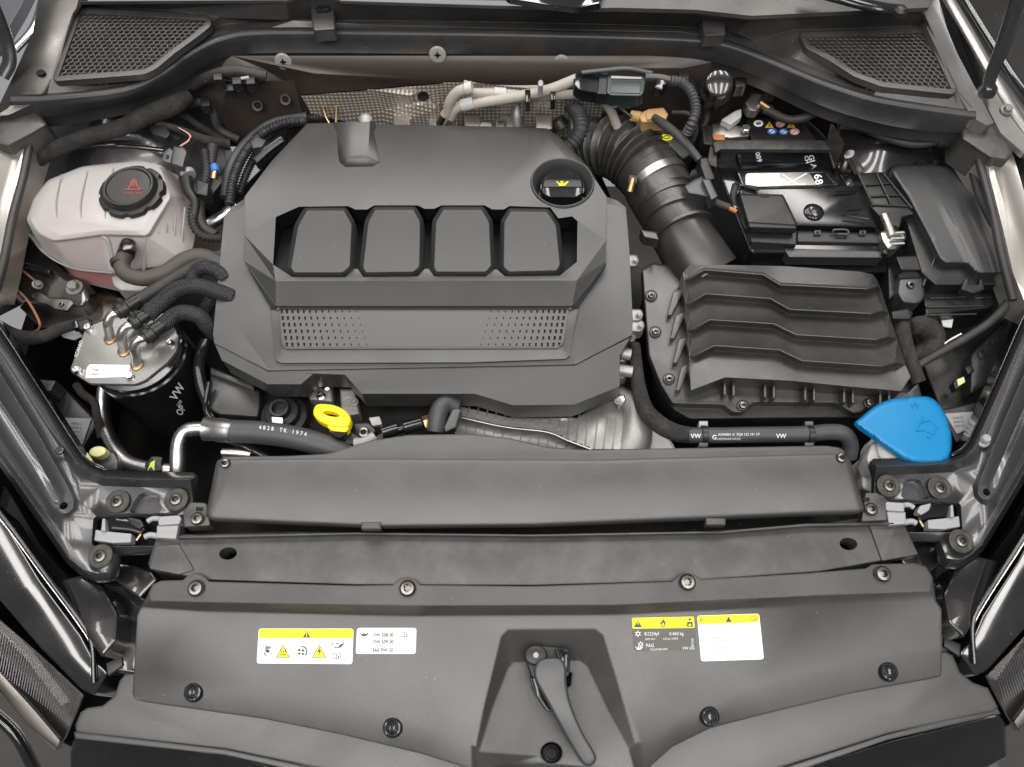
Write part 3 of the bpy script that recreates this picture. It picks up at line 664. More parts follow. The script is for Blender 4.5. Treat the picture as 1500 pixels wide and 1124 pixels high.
s3 = sticker('refrigerant_sticker', [(925, 905), (1017, 903), (1020, 952), (929, 954)], gp, M['labeldark'], gc, 3); s3['label'] = 'dark grey refrigerant sticker with yellow top bar'
sticker('yellow_bar', [(925.5, 905.3), (1016.5, 903.4), (1017.5, 920), (926.5, 921)], gp, M['labelyellow'], s3, 2, .0007)
tri(934.5, 914, 6.2, M['ink'], s3, gp); line2('exclamation', (934.5, 910.5), (934.5, 915), 1.2, gp, M['labelyellow'], s3, .0013)
poly('flame_symbol', [(971, 906.5), (974, 910), (975.5, 913.5), (973.5, 916.8), (969, 916.8), (967, 914), (968, 911), (970, 910.5)], gp, M['ink'], s3); poly('flame_symbol', ell(971.2, 914.5, 1.8, 1.8, 10), gp, M['labelyellow'], s3, .0013)
line2('flame_symbol', (966.5, 918.3), (976, 918.1), .9, gp, M['ink'], s3)
poly('person_symbol', ell(1010.5, 907.5, 2, 2, 10), gp, M['ink'], s3); poly('person_symbol', [(1006.5, 911), (1014.5, 910.7), (1015, 918.5), (1007, 918.7)], gp, M['ink'], s3); poly('person_symbol', [(1009, 914), (1012, 914), (1012, 917.5), (1009, 917.6)], gp, M['labelyellow'], s3, .0013)
line2('person_symbol', (1005, 917.5), (1008, 914), 1, gp, M['ink'], s3)
def star(u, v, s, on, m, parent):
    ring2('snowflake_symbol', u, v, 2.6 * s, .9 * s, on, m, parent)
    for k in range(6):
        a = math.radians(60 * k + 30); line2('snowflake_symbol', (u + 2.6 * s * math.cos(a), v + 2.6 * s * math.sin(a)), (u + 4.6 * s * math.cos(a), v + 4.6 * s * math.sin(a)), 1 * s, on, m, parent)
star(934.5, 928.5, 1.05, gp, M['whiteink'], s3); star(938.5, 944, .95, gp, M['whiteink'], s3); star(1028, 908.5, .8, gp, M['ink'], s3)
oilcan(935.5, 949.5, .5, gp, M['whiteink'], s3, .0011)
for t, x, y, s in (('R1234yf', 944, 931.5, 7.6), ('0.460 kg', 980.5, 931, 7.2), ('GWP 0.501', 945, 938, 4.2), ('CO2 eq  0.0002t', 971, 937.5, 4.4), ('PAG', 946, 948.5, 7.6), ('SAE J639 J2842 J2845', 952, 953, 4.0), ('VW AG', 999.5, 952, 6.4)):
    lettering(t, (x, y), s, gp, M['whiteink'], s3, rot=-1.5, sx=.85 if s > 5 else .75, off=.0011)
lettering('1K0 010', (1016.2, 949), 5, gp, M['whiteink'], s3, rot=-91, sx=.8, off=.0011)
s4 = sticker('white_sticker', [(1021, 902), (1112, 899), (1119, 966), (1027, 969)], gp, M['white'], gc, 4); s4['label'] = 'white sticker with yellow bar and faded small print'
sticker('yellow_bar', [(1021.5, 902.4), (1111.5, 899.5), (1112.5, 912), (1022.5, 914.5)], gp, M['labelyellow'], s4, 3, .0007)
star(1028, 908.5, .75, gp, M['ink'], s4); tri(1067.5, 907.5, 4.6, M['ink'], s4, gp, .0011); book(1104.5, 905.5, .8, gp, M['ink'], s4)
random.seed(3)
for k in range(9):
    y0 = 920 + k * 5.0; x0 = 1026 + k * .55
    lettering(random.choice(['GB D F', 'NL DK S', 'E P I', 'PL CZ H']), (x0, y0), 3.2, gp, M['greyink'], s4, rot=-1.5, off=.0011, sx=.8)
    lettering(random.choice(['service only by trained staff', 'A/C system to be serviced', 'by qualified personnel']), (x0 + 14, y0), 3.0, gp, M['greyink'], s4, rot=-1.5, off=.0011, sx=.62)

# bonnet release lever in the recess ---------------------------------
lv = thing('bonnet_release_lever', 'curved grey plastic release lever pivoting in the front panel recess', 'release lever', (810, 980, -.1))
slab('bracket', [(783, 950), (792, 946), (832, 950), (836, 955), (834, 990), (815, 998), (790, 1000), (778, 990), (770, 965)], -.092, .03, M['black'], lv, r=4, b=.002)
slab('pivot_housing', ell(785, 960, 17, 15, 24), -.082, .02, M['black'], lv, b=.003)
lathe('pivot_pin', [(.0003, .002), (.0032, .002), (.004, .0005), (.004, -.003)], (785, 960, -.080), M['latch'], lv, axis=(0, -.1, 1), n=20)
slab('side_plate', [(812, 950), (830, 951), (834, 956), (832, 985), (820, 970)], -.083, .02, M['gloss'], lv, r=3, b=.002)
hd = smooth_line([(802, 964), (820, 965), (829, 977), (830, 1000), (836, 1030), (852, 1070), (871, 1103), (873, 1114), (866, 1122), (856, 1121), (846, 1108), (825, 1072), (800, 1025), (784, 995), (783, 978), (790, 968)], 4, True)
zl = lambda u, v: -.072 - (v - 964) * .00013 + .006 * math.exp(-((v - 1040) / 50) ** 2)
slab('handle', hd, zl, .010, M['fuse'], lv, b=.004)
slab('pivot_arm', [(778, 975), (790, 985), (800, 1030), (812, 1045), (800, 1042), (782, 1015), (776, 995)], -.100, .02, M['gloss'], lv, r=4, b=.002)
lathe('rubber_buffer', [(.0004, .006), (.006, .006), (.007, .003), (.009, .003), (.010, -.001), (.011, -.001), (.012, -.004), (.012, -.02)], (808, 1104, -.123), M['gloss'], lv, n=28)
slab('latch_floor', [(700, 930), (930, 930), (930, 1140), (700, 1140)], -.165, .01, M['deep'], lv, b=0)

# ================================================================== INNER WING PANELS (left, right)
def mr(q):
    u, v = q[0], q[1]; u2 = 1302 - (u - 258) * .87
    if v < 690: u2 -= (690 - v) * .12
    return (u2, v - 20) + tuple(q[2:])
zw = lambda u, v: -.058 + (750 - v) * .00010
def wing(side):
    T = (lambda L: [mr(q) for q in L][::-1]) if side else (lambda L: L)
    w_ = thing('inner_wing_panel', 'black pressed metal inner wing panel with a long raised rib on the photo\'s ' + ('right' if side else 'left') + ' side', 'body panel', T([(100, 730, -.06)])[0])
    def Z(L, dz=0): return [(q[0], q[1], zw(*q[:2]) + dz + (q[2] if len(q) > 2 else 0)) for q in L]
    inner = [(-60, 395), (-20, 452), (20, 512), (62, 578), (103, 642), (120, 668), (134, 681), (152, 688), (200, 691), (284, 692)]
    outl = [(-60, 395, -.004), (-20, 452, -.004), (20, 512, -.004), (62, 578, -.004), (103, 642, -.004), (120, 668, -.004), (134, 681, -.004), (152, 688, -.004), (200, 691, -.004), (284, 692, -.004), (287, 699), (281, 716), (282, 741, -.006), (275, 752, -.006), (268, 757, -.01), (266, 806, -.014),
            (172, 812, -.016), (168, 840, -.016), (160, 850, -.018), (138, 851, -.018), (118, 843, -.018), (98, 826, -.016), (50, 756, -.014), (0, 684, -.014), (-60, 600, -.014)]
    rim = [(-70, 402, .009), (-28, 460, .009), (12, 520, .009), (54, 586, .009), (95, 650, .009), (112, 676, .009), (128, 691, .009), (150, 699, .009), (200, 702, .009), (279, 703, .009)]
    rim2 = [(-75, 408, -.004), (-35, 466, -.004), (5, 526, -.004), (47, 593, -.004), (88, 657, -.004), (104, 684, -.003), (118, 698, -.001), (150, 712, -.003), (200, 714, -.004), (276, 716, -.004)]
    ribo = [(-70, 425, 0), (-40, 470, 0), (0, 532, 0), (60, 628, 0), (108, 712, 0), (117, 733, 0), (115, 748, 0), (104, 758, 0), (90, 762, 0), (74, 756, 0), (40, 706, 0), (0, 645, 0), (-60, 552, 0)]
    ribi = [(-70, 433, .008), (-42, 478, .008), (-4, 540, .008), (54, 633, .008), (101, 716, .008), (108, 733, .008), (107, 744, .008), (100, 751, .008), (90, 753, .008), (80, 749, .008), (47, 700, .008), (6, 638, .008), (-54, 545, .010)]
    groove1 = [(-60, 510, .0085), (0, 601, .0085), (45, 672, .0085), (78, 733, .0085)]
    groove2 = [(-60, 496, .003), (0, 587, .003), (50, 664, .003), (84, 726, .003)]
    groove3 = [(-60, 482, .0085), (0, 574, .0085), (55, 656, .0085), (90, 722, .0085)]
    edge = [(-60, 588, .005), (0, 670, .005), (52, 745, .005), (102, 818, .003), (122, 834, .001), (140, 840, -.004), (160, 838, -.008)]
    edge2 = [(-60, 574, -.003), (0, 657, -.003), (56, 735, -.003), (110, 808, -.004), (128, 822, -.006)]
    hole = [(q[0], q[1], .008) for q in ell(93, 741, 6.5, 5, 16, -25)]
    lat = [(q[0], q[1], -.008) for q in rc([(137, 757), (264, 754), (262, 800), (134, 800)], 6)]
    cut = [(q[0], q[1], -.004) for q in rc([(188, 752), (196, 735), (205, 722), (222, 722), (233, 726), (236, 752)], 8)]
    o = relief('panel', T(Z(outl)), lines=[T(Z(l)) for l in (rim, rim2, ribo, ribi, groove1, groove2, groove3, edge, edge2)], holes=[T(Z(hole)), T(Z(lat)), T(Z(cut))], th=.012, m=M['body'], parent=w_, smooth=50)
    slab('painted_flange', T([(-60, 391), (-20, 448), (20, 508), (62, 574), (103, 638), (122, 666), (136, 677), (152, 684), (152, 689), (134, 682), (120, 669), (103, 643), (62, 579), (20, 513), (-20, 453), (-60, 396)]), lambda u, v: zw(u, v) + .001, .03, M['paint'], w_, b=.001)
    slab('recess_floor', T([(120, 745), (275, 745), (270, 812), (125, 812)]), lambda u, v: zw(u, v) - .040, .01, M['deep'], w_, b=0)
    slab('recess_floor', T([(180, 715), (240, 715), (245, 758), (180, 758)]), lambda u, v: zw(u, v) - .016, .01, M['body'], w_, b=0)
    slab('hole_backing', T([(80, 730), (106, 730), (106, 754), (80, 754)]), lambda u, v: zw(u, v) - .012, .004, M['deep'], w_, b=0)
    for q in ((172, 735), (258, 732), (147, 815)):
        a = T([q])[0]
        if side and q[0] == 147: a = (1408, 793)
        screw((a[0], a[1], zw(*a) + .000), w_, SCREW, axis=(0, -.1, 1), washer=True, s=1.0)
    return w_
wing(0); wing(1)
# headlamp clips in the wing recesses ----------------------------------
def clip(side):
    T = (lambda L: [mr(q) for q in L]) if side else (lambda L: L)
    c0 = T([(200, 778)])[0]
    t = thing('bonnet_latch', 'pale grey plastic and metal latch clip in the recess of the ' + ('right' if side else 'left') + ' inner wing panel', 'latch', (c0[0], c0[1], -.08))
    z = -.062
    slab('pale_housing', T([(150, 778), (140, 776), (138, 792), (165, 796), (192, 795), (193, 782), (160, 779)]), z - .004, .012, M['latch'], t, r=2, b=.0015)
    slab('arm', T([(150, 760), (154, 760), (155, 778), (148, 778)]), z, .01, M['latch'], t, b=.001)
    slab('housing_block', T([(232, 757), (262, 755), (266, 760), (263, 768), (232, 770)]), z + .003, .02, M['latch'], t, r=2, b=.0015)
    slab('housing_block', T([(230, 770), (262, 769), (258, 790), (229, 788)]), z, .02, M['latch'], t, r=2, b=.0015)
    tube('finger', [(*q, z) for q in T([(216, 764), (224, 760), (234, 760)])], .0035, M['latch'], t)
    tube('finger', [(*q, z - .006) for q in T([(212, 787), (220, 784), (234, 786)])], .004, M['latch'], t)
    slab('dark_lever', T([(156, 760), (170, 756), (186, 758), (204, 766), (212, 778), (206, 784), (190, 779), (160, 777)]), z - .006, .014, M['gloss'], t, r=4, b=.003)
    slab('catch', T([(186, 757), (206, 761), (212, 771), (203, 775), (190, 768)]), z - .001, .01, M['latch' if side else 'black'], t, r=3, b=.002)
    tube('spring', [(*q, z - .010) for q in T([(200, 792), (206, 783), (210, 775)])], .0022, M['brass'], t)
clip(0); clip(1)
for side in (0, 1):
    T = (lambda L: [mr(q) for q in L]) if side else (lambda L: L)
    t = thing('support_bracket', 'dark bracket tab with one screw at the ' + ('right' if side else 'left') + ' end of the radiator cover', 'bracket', (*T([(285, 760)])[0][:2], -.08))
    if side: O = [(1268, 722), (1284, 722), (1296, 728), (1300, 762), (1262, 764)]; sp = (1276, 746, -.052)
    else: O = [(278, 736), (302, 737), (308, 770), (270, 772), (268, 752)]; sp = (289, 760, -.052)
    slab('bracket_plate', O, -.055, .02, M['dusty'], t, r=3, b=.001)
    screw(sp, t, SCREW, s=.95)
    u0 = sp[0] + (6 if not side else -4)
    slab('slot', [(u0 - 8, sp[1] - 17), (u0 + 2, sp[1] - 17), (u0 + 2, sp[1] - 12), (u0 - 8, sp[1] - 12)], -.0535, .003, M['deep'], t, b=.0005)

# ================================================================== LAMPS, BUMPER CORNERS
def headlamp(side):
    T = (lambda L: [(1555 - q[0] + (q[1] - 900) * .10, q[1] - 28) + tuple(q[2:]) for q in L][::-1]) if side else (lambda L: L)
    h = thing('headlamp', 'headlamp with ribbed clear lens and dark housing at the ' + ('right' if side else 'left') + ' front corner', 'headlamp', (*T([(60, 960)])[0], -.15))
    zh = lambda u, v: -.115 - (v - 850) * .0003
    slab('dark_housing', T([(-60, 700), (0, 752), (60, 850), (120, 930), (140, 968), (160, 985), (140, 1020), (120, 1010), (60, 950), (0, 880), (-60, 840)]), lambda u, v: zh(u, v) + .004, .05, M['lampdark'], h, r=6, b=.004)
    for off_, m_ in ((0, M['paint']), (9, M['chrome'])):
        L = [(-60, 690 + off_), (0, 752 + off_), (60, 832 + off_), (112, 902 + off_), (134, 940 + off_), (138, 1000)]
        tube('rim_bead', [(q[0], q[1], zh(*q) + .008 + off_ * .0002) for q in T(L)], .0035 if off_ == 0 else .0010, m_, h, n=8)
    A = T([(-60, 868), (0, 908), (60, 960), (122, 1018), (95, 1080), (80, 1100), (40, 1060), (0, 1010), (-60, 930)])
    slab('lens', A, lambda u, v: zh(u, v) - .002, .003, M['lens'], h, r=4, b=.001)
    slab('reflector', A, lambda u, v: zh(u, v) - .02, .004, M['steel'], h, b=0)
    # vertical flutes of the lens, each a rib of its own
    for k in range(46):
        u = -50 + k * 3.5; v0 = 882 + k * 2.8 + (k / 46) ** 2 * 8; v1 = v0 + 62 - k * .4
        if u > 108: break
        a, b = T([(u, v0)])[0], T([(u - 10, v1)])[0]
        tube('flute', [P(a[0], a[1], zh(*a) - .006), P(b[0], b[1], zh(*b) - .008)], .0009, M['reflector'], h, n=6, raw=True)
    slab('bezel', T([(-60, 925), (0, 985), (50, 1040), (88, 1085), (84, 1098), (40, 1062), (0, 1012), (-60, 945)]), lambda u, v: zh(u, v) + .001, .01, M['steel'], h, b=.001)
    return h
headlamp(0); headlamp(1)
for side in (0, 1):
    nm = 'right' if side else 'left'
    T = (lambda L: [(1555 - q[0] + (q[1] - 900) * .10, q[1] - 28) for q in L][::-1]) if side else (lambda L: L)
    t = thing('bumper_corner', 'glossy painted bumper skin under the ' + nm + ' headlamp', 'bumper', (*T([(20, 1100)])[0], -.25))
    slab('bumper_skin', T([(-80, 960), (0, 1010), (45, 1055), (90, 1085), (120, 1100), (120, 1200), (-80, 1200)]), lambda u, v: -.19 - (v - 1000) * .0006, .02, M['bumper'], t, r=4, b=.004)
    slab('bumper_edge', T([(-80, 1075), (0, 1080), (60, 1115), (110, 1110), (110, 1170), (-80, 1190)]), lambda u, v: -.235 - (v - 1000) * .0006, .02, M['paint'], t, r=4, b=.004)
    tube('dark_stripe', [(*q, -.186 - (q[1] - 1000) * .0006) for q in T([(-30, 1030), (20, 1075), (50, 1130)])], .007, M['paint'], t)  # thin dark stripe laid on the bumper skin
    d = thing('corner_duct', 'crumpled dark plastic shield between the front panel and the ' + nm + ' headlamp', 'plastic shield', (*T([(160, 900)])[0], -.16))
    slab('shield_top', T([(88, 850), (120, 842), (155, 862), (175, 900), (172, 940), (150, 965), (120, 920)]), lambda u, v: -.125, .06, M['tower'], d, r=6, b=.006)
    slab('shield_side', T([(150, 855), (215, 850), (225, 900), (205, 990), (165, 985), (160, 930)]), lambda u, v: -.17, .05, M['tower'], d, r=6, b=.005)
    slab('fold', T([(165, 820), (222, 836), (232, 850), (205, 878), (188, 866), (168, 850)]), lambda u, v: -.115, .03, M['tower'], d, r=4, b=.004)
    slab('strap', T([(155, 972), (178, 962), (180, 975), (158, 990)]), lambda u, v: -.118, .004, M['black'], d, r=1, b=.001)
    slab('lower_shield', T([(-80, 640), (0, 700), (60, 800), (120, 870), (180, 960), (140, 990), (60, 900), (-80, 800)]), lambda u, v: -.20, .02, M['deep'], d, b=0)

# ================================================================== COWL
cw = thing('windscreen_cowl', 'broad dark grey plastic cowl below the windscreen with two honeycomb intake grilles', 'cowl', (740, 60, .06))
Bm = [(18, 174), (75, 171), (180, 153), (250, 129), (298, 99), (335, 84), (400, 79), (600, 80), (800, 82), (980, 84), (1060, 95), (1130, 122), (1200, 155), (1260, 175), (1330, 190), (1428, 197)]
Cr = [(14, 151), (70, 149), (180, 137), (238, 112), (285, 80), (330, 60), (395, 52), (600, 53), (800, 56), (1000, 62), (1070, 72), (1140, 100), (1200, 125), (1265, 147), (1330, 160), (1430, 174)]
Bs = smooth_line(Bm, 4); Cs = smooth_line(Cr, 4)
def up(L, dv): return [(u, v + dv) for u, v in L]
relief('seal_strip', [(u, v, .030) for u, v in Bs] + [(u, v - 12, .062) for u, v in Cs[::-1]],
       lines=[[(u, v + 1, .034) for u, v in up(Bs, -2)], [(u, v + 7, .050) for u, v in Cs], [(u, v, .062) for u, v in Cs], [(u, v - 5, .0655) for u, v in Cs], [(u, v - 9, .065) for u, v in Cs]], th=.02, m=M['seal'], parent=cw, smooth=70)
gl = [(115, 13), (304, 25), (308, 36), (288, 52), (255, 76), (226, 100), (210, 107), (79, 117)]
gr_ = [(1173, 50), (1358, 42), (1400, 131), (1395, 136), (1292, 125), (1252, 110), (1215, 86), (1182, 69)]
wallY = 1.03
cl_out = [(u, v - 11, .062) for u, v in Cs] + [(1400, 130, .075), (1372, 60, .085), (1355, 22, .10), (1350, 12, .115), (1100, 25, .105), (1020, 17, .105), (560, 3, .11), (500, 1, .11), (480, -8, .12), (440, -8, .12), (420, 0, .11), (118, 2, .10), (106, 20, .09), (74, 116, .075), (60, 138, .068)]
relief('cowl_panel', cl_out, lines=[[(u, v - 22 if 330 < u < 1100 else v - 24, .056) for u, v in Cs[8:-8]],
        [(120, 8, .074), (240, 14, .072), (320, 26, .070), (430, 30, .069), (500, 34, .068), (560, 37, .068), (800, 44, .068), (1000, 47, .068), (1080, 50, .068), (1160, 44, .070), (1250, 42, .072), (1350, 38, .074)]],
       holes=[[(a, b, .074) for a, b in rc(gl, 4)], [(a, b, .074) for a, b in rc(gr_, 4)]], th=.006, m=M['cowl'], parent=cw, smooth=40)
def grille(pg, nm):
    o = offs(rc(pg, 6), 5); o2 = offs(rc(pg, 6), -3)
    s_ = slab('grille_frame', o2.tolist(), .079, .010, M['cowl'], cw, b=.0015, holes=[o.tolist()])
    # honeycomb: hexagonal cells with walls of real depth
    V = []; Fc = []; O = offs(rc(pg, 6), 1); cx, cy = .0094, .0078
    c = PN(O, .076); x0, y0 = c[:, 0].min(), c[:, 1].min(); x1, y1 = c[:, 0].max(), c[:, 1].max(); W = c[:, :2]
    r_ = 0; y = y0
    while y < y1:
        x = x0 + (cx / 2 if r_ % 2 else 0)
        while x < x1:
            if inside(W, [(x, y)])[0]:
                s0 = len(V); hx = cx / 2; hy = cy / 1.5
                for rr, z in ((1.0, .0755), (.80, .0768), (.74, .060)):
                    for k in range(6):
                        a = math.radians(60 * k + 30); V.append((x + math.cos(a) * rr * hx / .866, y + math.sin(a) * rr * hy, z))
                for L_ in (0, 6):
                    for k in range(6): Fc.append((s0 + L_ + k, s0 + L_ + (k + 1) % 6, s0 + L_ + 6 + (k + 1) % 6, s0 + L_ + 6 + k))
            x += cx
        y += cy; r_ += 1
    g = mk('honeycomb_mesh', V, Fc, M['cowl'], cw, 0); g['kind'] = 'stuff'
    slab('honeycomb_shade_sheet', o2.tolist(), .035, .01, M['pocket'], cw, b=0)  # near-black sheet added for the shade behind the honeycomb
grille(gl, 'l'); grille(gr_, 'r')
for u, v, s in ((473, 14, 1), (1045, 22, 1)):
    slab('bonnet_buffer_post', [(u - 20, v - 26), (u + 14, v - 26), (u + 16, v - 4), (u + 18, v + 30), (u - 14, v + 32), (u - 18, v + 2)], .084, .02, M['cowl'], cw, r=3, b=.003)
    slab('buffer_clip', [(u - 8, v - 24), (u + 8, v - 24), (u + 10, v), (u - 10, v + 2)], .092, .008, M['gloss'], cw, r=3, b=.002)
lathe('cowl_fastener', [(.0004, .002), (.004, .002), (.005, .004), (.007, .003), (.008, 0)], (926, 8, .118), M['gloss'], cw, n=20)
slab('end_cap', [(0, 171), (50, 160), (62, 170), (70, 184), (50, 196), (12, 216), (0, 214), (-30, 200)], .040, .05, M['dusty'], cw, r=5, b=.006)
slab('end_cap', [(1408, 176), (1452, 178), (1470, 190), (1484, 225), (1476, 236), (1450, 233), (1408, 205)], .040, .05, M['dusty'], cw, r=5, b=.006)
ws = thing('windscreen', 'dark curved windscreen glass edge above the cowl', 'windscreen', (720, -10, .14))
slab('glass', [(480, -60), (1400, -60), (1360, 12), (1100, 24), (1020, 15), (900, 12), (840, 14), (740, -4), (480, -8)], lambda u, v: .122, .006, M['cowl'], ws, b=.001)
slab('glass_edge', [(700, -50), (900, -50), (880, 6), (845, 13), (800, 8), (745, -1)], lambda u, v: .135, .008, M['glass'], ws, r=4, b=.003)
wp = thing('wiper_arm', 'black wiper arm with round pivot cap at the top right edge', 'wiper', (1300, 10, .14))
tube('arm', [(1180, -14, .145), (1230, -2, .145), (1290, 12, .14), (1322, 15, .135)], [.008, .010, .011, .010], M['gloss'], wp, flat=.6)
lathe('pivot_cap', [(.0004, .005), (.006, .004), (.010, 0), (.011, -.008)], (1320, 14, .143), M['black'], wp, n=24)

# outer wings (fender tops) and hinges -------------------------------
fl = thing('wing_edge', 'grey metal wing edge strip beside the left cowl grille', 'wing', (60, 100, .05))
relief('edge_strip', [(62, -30, .09), (124, -30, .09), (112, 10, .085), (74, 118, .066), (62, 146, .060), (14, 168, .05), (-10, 172, .048), (20, 110, .06), (48, 48, .075)], lines=[[(95, -20, .092), (70, 60, .082), (42, 130, .066), (10, 160, .055)]], th=.02, m=M['strip'], parent=fl)
slab('strip_hole', ell(59, 106, 7, 4, 14, -10), .0725, .002, M['deep'], fl, b=0)
relief('wing_side', [(-60, -20, .05), (50, -30, .05), (30, 10, .05), (0, 60, .05), (-60, 110, .05)], th=.02, m=M['reflection_grey'], parent=fl)
relief('wing_rail', [(-30, 190, .03), (40, 196, .02), (48, 205, .018), (30, 262, .008), (14, 320, 0), (2, 380, -.01), (-8, 420, -.02), (-60, 420, -.02), (-60, 220, .02)], lines=[[(38, 205, .022), (10, 290, .008), (-14, 400, -.012)], [(26, 204, .020), (-4, 300, .006), (-26, 400, -.014)]], th=.05, m=M['rail'], parent=fl)
tube('edge_seal', [(44, 205, .018), (34, 260, .008), (18, 320, 0), (6, 380, -.01), (-10, 440, -.02)], .006, M['seal'], fl)
fr = thing('wing_edge', 'grey metal wing edge strip beside the right cowl grille', 'wing', (1420, 120, .05))
relief('edge_strip', [(1352, -30, .10), (1372, -30, .10), (1378, 20, .09), (1402, 78, .078), (1440, 150, .062), (1456, 180, .056), (1446, 184, .056), (1424, 172, .062), (1400, 132, .074), (1358, 42, .09)], lines=[[(1362, 0, .094), (1412, 120, .07), (1440, 176, .06)]], th=.02, m=M['plate'], parent=fr)
relief('wing_rail', [(1420, 212, .03), (1440, 205, .03), (1484, 226, .024), (1500, 280, .015), (1560, 300, .01), (1560, 470, -.02), (1500, 440, -.02), (1484, 400, -.01), (1468, 330, .002), (1450, 260, .014)], lines=[[(1446, 215, .026), (1480, 330, .006), (1505, 430, -.014)], [(1462, 222, .022), (1500, 340, .002)]], th=.05, m=M['rail'], parent=fr)
tube('edge_seal', [(1428, 212, .024), (1440, 258, .014), (1456, 320, .004), (1466, 370, -.006), (1484, 440, -.02)], .006, M['seal'], fr)
relief('outer_wing', [(1380, -30, .06), (1500, -30, .06), (1600, 40, .06), (1600, 320, .0), (1500, 290, .0), (1460, 205, .01), (1440, 140, .02), (1400, 40, .05)], th=.02, m=M['deep'], parent=fr)
tube('door_seal', [(1378, -20, .075), (1420, 50, .065), (1460, 120, .055), (1500, 185, .045), (1560, 250, .03)], .010, M['plate'], fr, flat=.5)
tube('wing_flange', [(1400, -20, .075), (1450, 60, .068), (1500, 135, .06), (1560, 200, .05)], .007, M['paint'], fr)
relief('hinge_mount', [(1440, 125, .055), (1466, 112, .055), (1500, 150, .05), (1530, 220, .04), (1500, 225, .04), (1466, 195, .045), (1448, 160, .05)], th=.01, m=M['plate'], parent=fr)
screw((1475, 161, .052), fr, HEX, s=.9)
hg = thing('bonnet_hinge_arm', 'dark curved hinge arm rising from the right wing at the top corner', 'hinge', (1452, 130, .06))
tube('hinge_arm', [(1446, 138, .065), (1452, 110, .09), (1472, 60, .14), (1492, 0, .20), (1505, -40, .23)], [.011, .012, .014, .014, .014], M['body'], hg, flat=.5)
lathe('pivot', [(.0004, .004), (.008, .004), (.012, .0), (.014, -.01)], (1450, 128, .075), M['lampdark'], hg, n=24)
hg2 = thing('bonnet_hinge_arm', 'dark rounded hinge arm at the top left corner', 'hinge', (8, 90, .06))
tube('hinge_arm', [(4, 112, .065), (14, 88, .08), (6, 50, .11), (-14, 0, .16)], [.012, .013, .014, .014], M['body'], hg2, flat=.6)
tube('hinge_link', [(66, -10, .07), (50, 40, .065), (20, 75, .06)], .008, M['chrome'], hg2, flat=.6)

# ================================================================== FIREWALL
fw = thing('firewall', 'brown black painted bulkhead panel below the cowl with round metal clips', 'bulkhead', (700, 140, -.05))
YW = 1.035
def W3(u, v, dy=0): return Q(u, v, YW + dy)
relief('bulkhead', [W3(310, 100), W3(340, 82), W3(1090, 82), W3(1220, 150), W3(1300, 190), W3(1300, 260), W3(1000, 260), W3(640, 215), W3(300, 215), W3(200, 260), W3(60, 240), W3(60, 175), W3(250, 130)],
       lines=[[W3(385, 100), W3(460, 108, -.018), W3(650, 118, -.018), W3(860, 100, -.018), W3(1000, 100, -.018)], [W3(440, 134, .0), W3(655, 128, .0), W3(900, 120, 0)], [W3(320, 135, -.03), W3(330, 190, -.03), W3(380, 205, -.03)], [W3(385, 130, -.03), W3(420, 195, -.03)]],
       th=.0, m=M['wall'], parent=fw, smooth=60)
for u, v in ((415, 90), (641, 80), (822, 92), (962, 96)):
    p = P(*Q(u, v, YW - .004)); o = link('round_clip', lathe_mesh('round_clip', [(.004, .002), (.0115, .003), (.0135, .002), (.014, 0)], M['clip'], 28, {0: (4, .5)}), fw, p, qdir((0, -1, .25)))
    lathe('clip_slot', [(.0004, .0035), (.0036, .0035), (.004, 0)], p, M['deep'], fw, axis=(0, -1, .25), n=16, lobes={1: (4, .5), 2: (4, .5)})
tp = relief('left_plate', [Q(328, 140, 1.0), Q(360, 120, 1.0), Q(430, 118, 1.0), Q(445, 175, 1.0), Q(400, 190, 1.0), Q(342, 210, 1.0), Q(326, 180, 1.0)], th=.0, m=M['wall'], parent=fw)
for u, v in ((377, 155), (418, 146)):
    lathe('stud_hole', [(.0004, -.002), (.004, -.002), (.0055, .001), (.009, .0015), (.010, -.002)], P(*Q(u, v, .992)), M['wall'], fw, axis=(0, -.8, .6), n=20)
lathe('brake_booster', [(.0005, .03), (.016, .03), (.021, .027), (.022, .0), (.026, -.004), (.027, -.03)], P(*Q(1050, 130, .97)), M['tower'], fw, axis=(-.1, -.5, .85), n=32)
hs_ = thing('heat_shield', 'dimpled pale metal heat shield along the bulkhead behind the engine cover', 'heat shield', (600, 160, -.06))
def H3(u, v, dy=0): return Q(u, v, .985 + dy)
hso = [H3(441, 139), H3(540, 131), H3(650, 121), H3(690, 121), H3(760, 128), H3(850, 140), H3(900, 150), H3(905, 215), H3(700, 215), H3(560, 190), H3(455, 165)]
relief('shield', hso, lines=[[H3(470, 163), H3(560, 162, .01), H3(640, 150, .008), H3(760, 150, .01), H3(880, 165)], [H3(600, 140, -.012), H3(640, 160, -.012)]], th=.002, m=M['shield'], parent=hs_, holes=[[H3(a, b) for a, b in ell(620, 141, 9, 8, 20)]])
slab('hole_backing', ell(620, 141, 14, 12, 16), H3(620, 141)[2] - .02, .004, M['deep'], hs_, b=0)

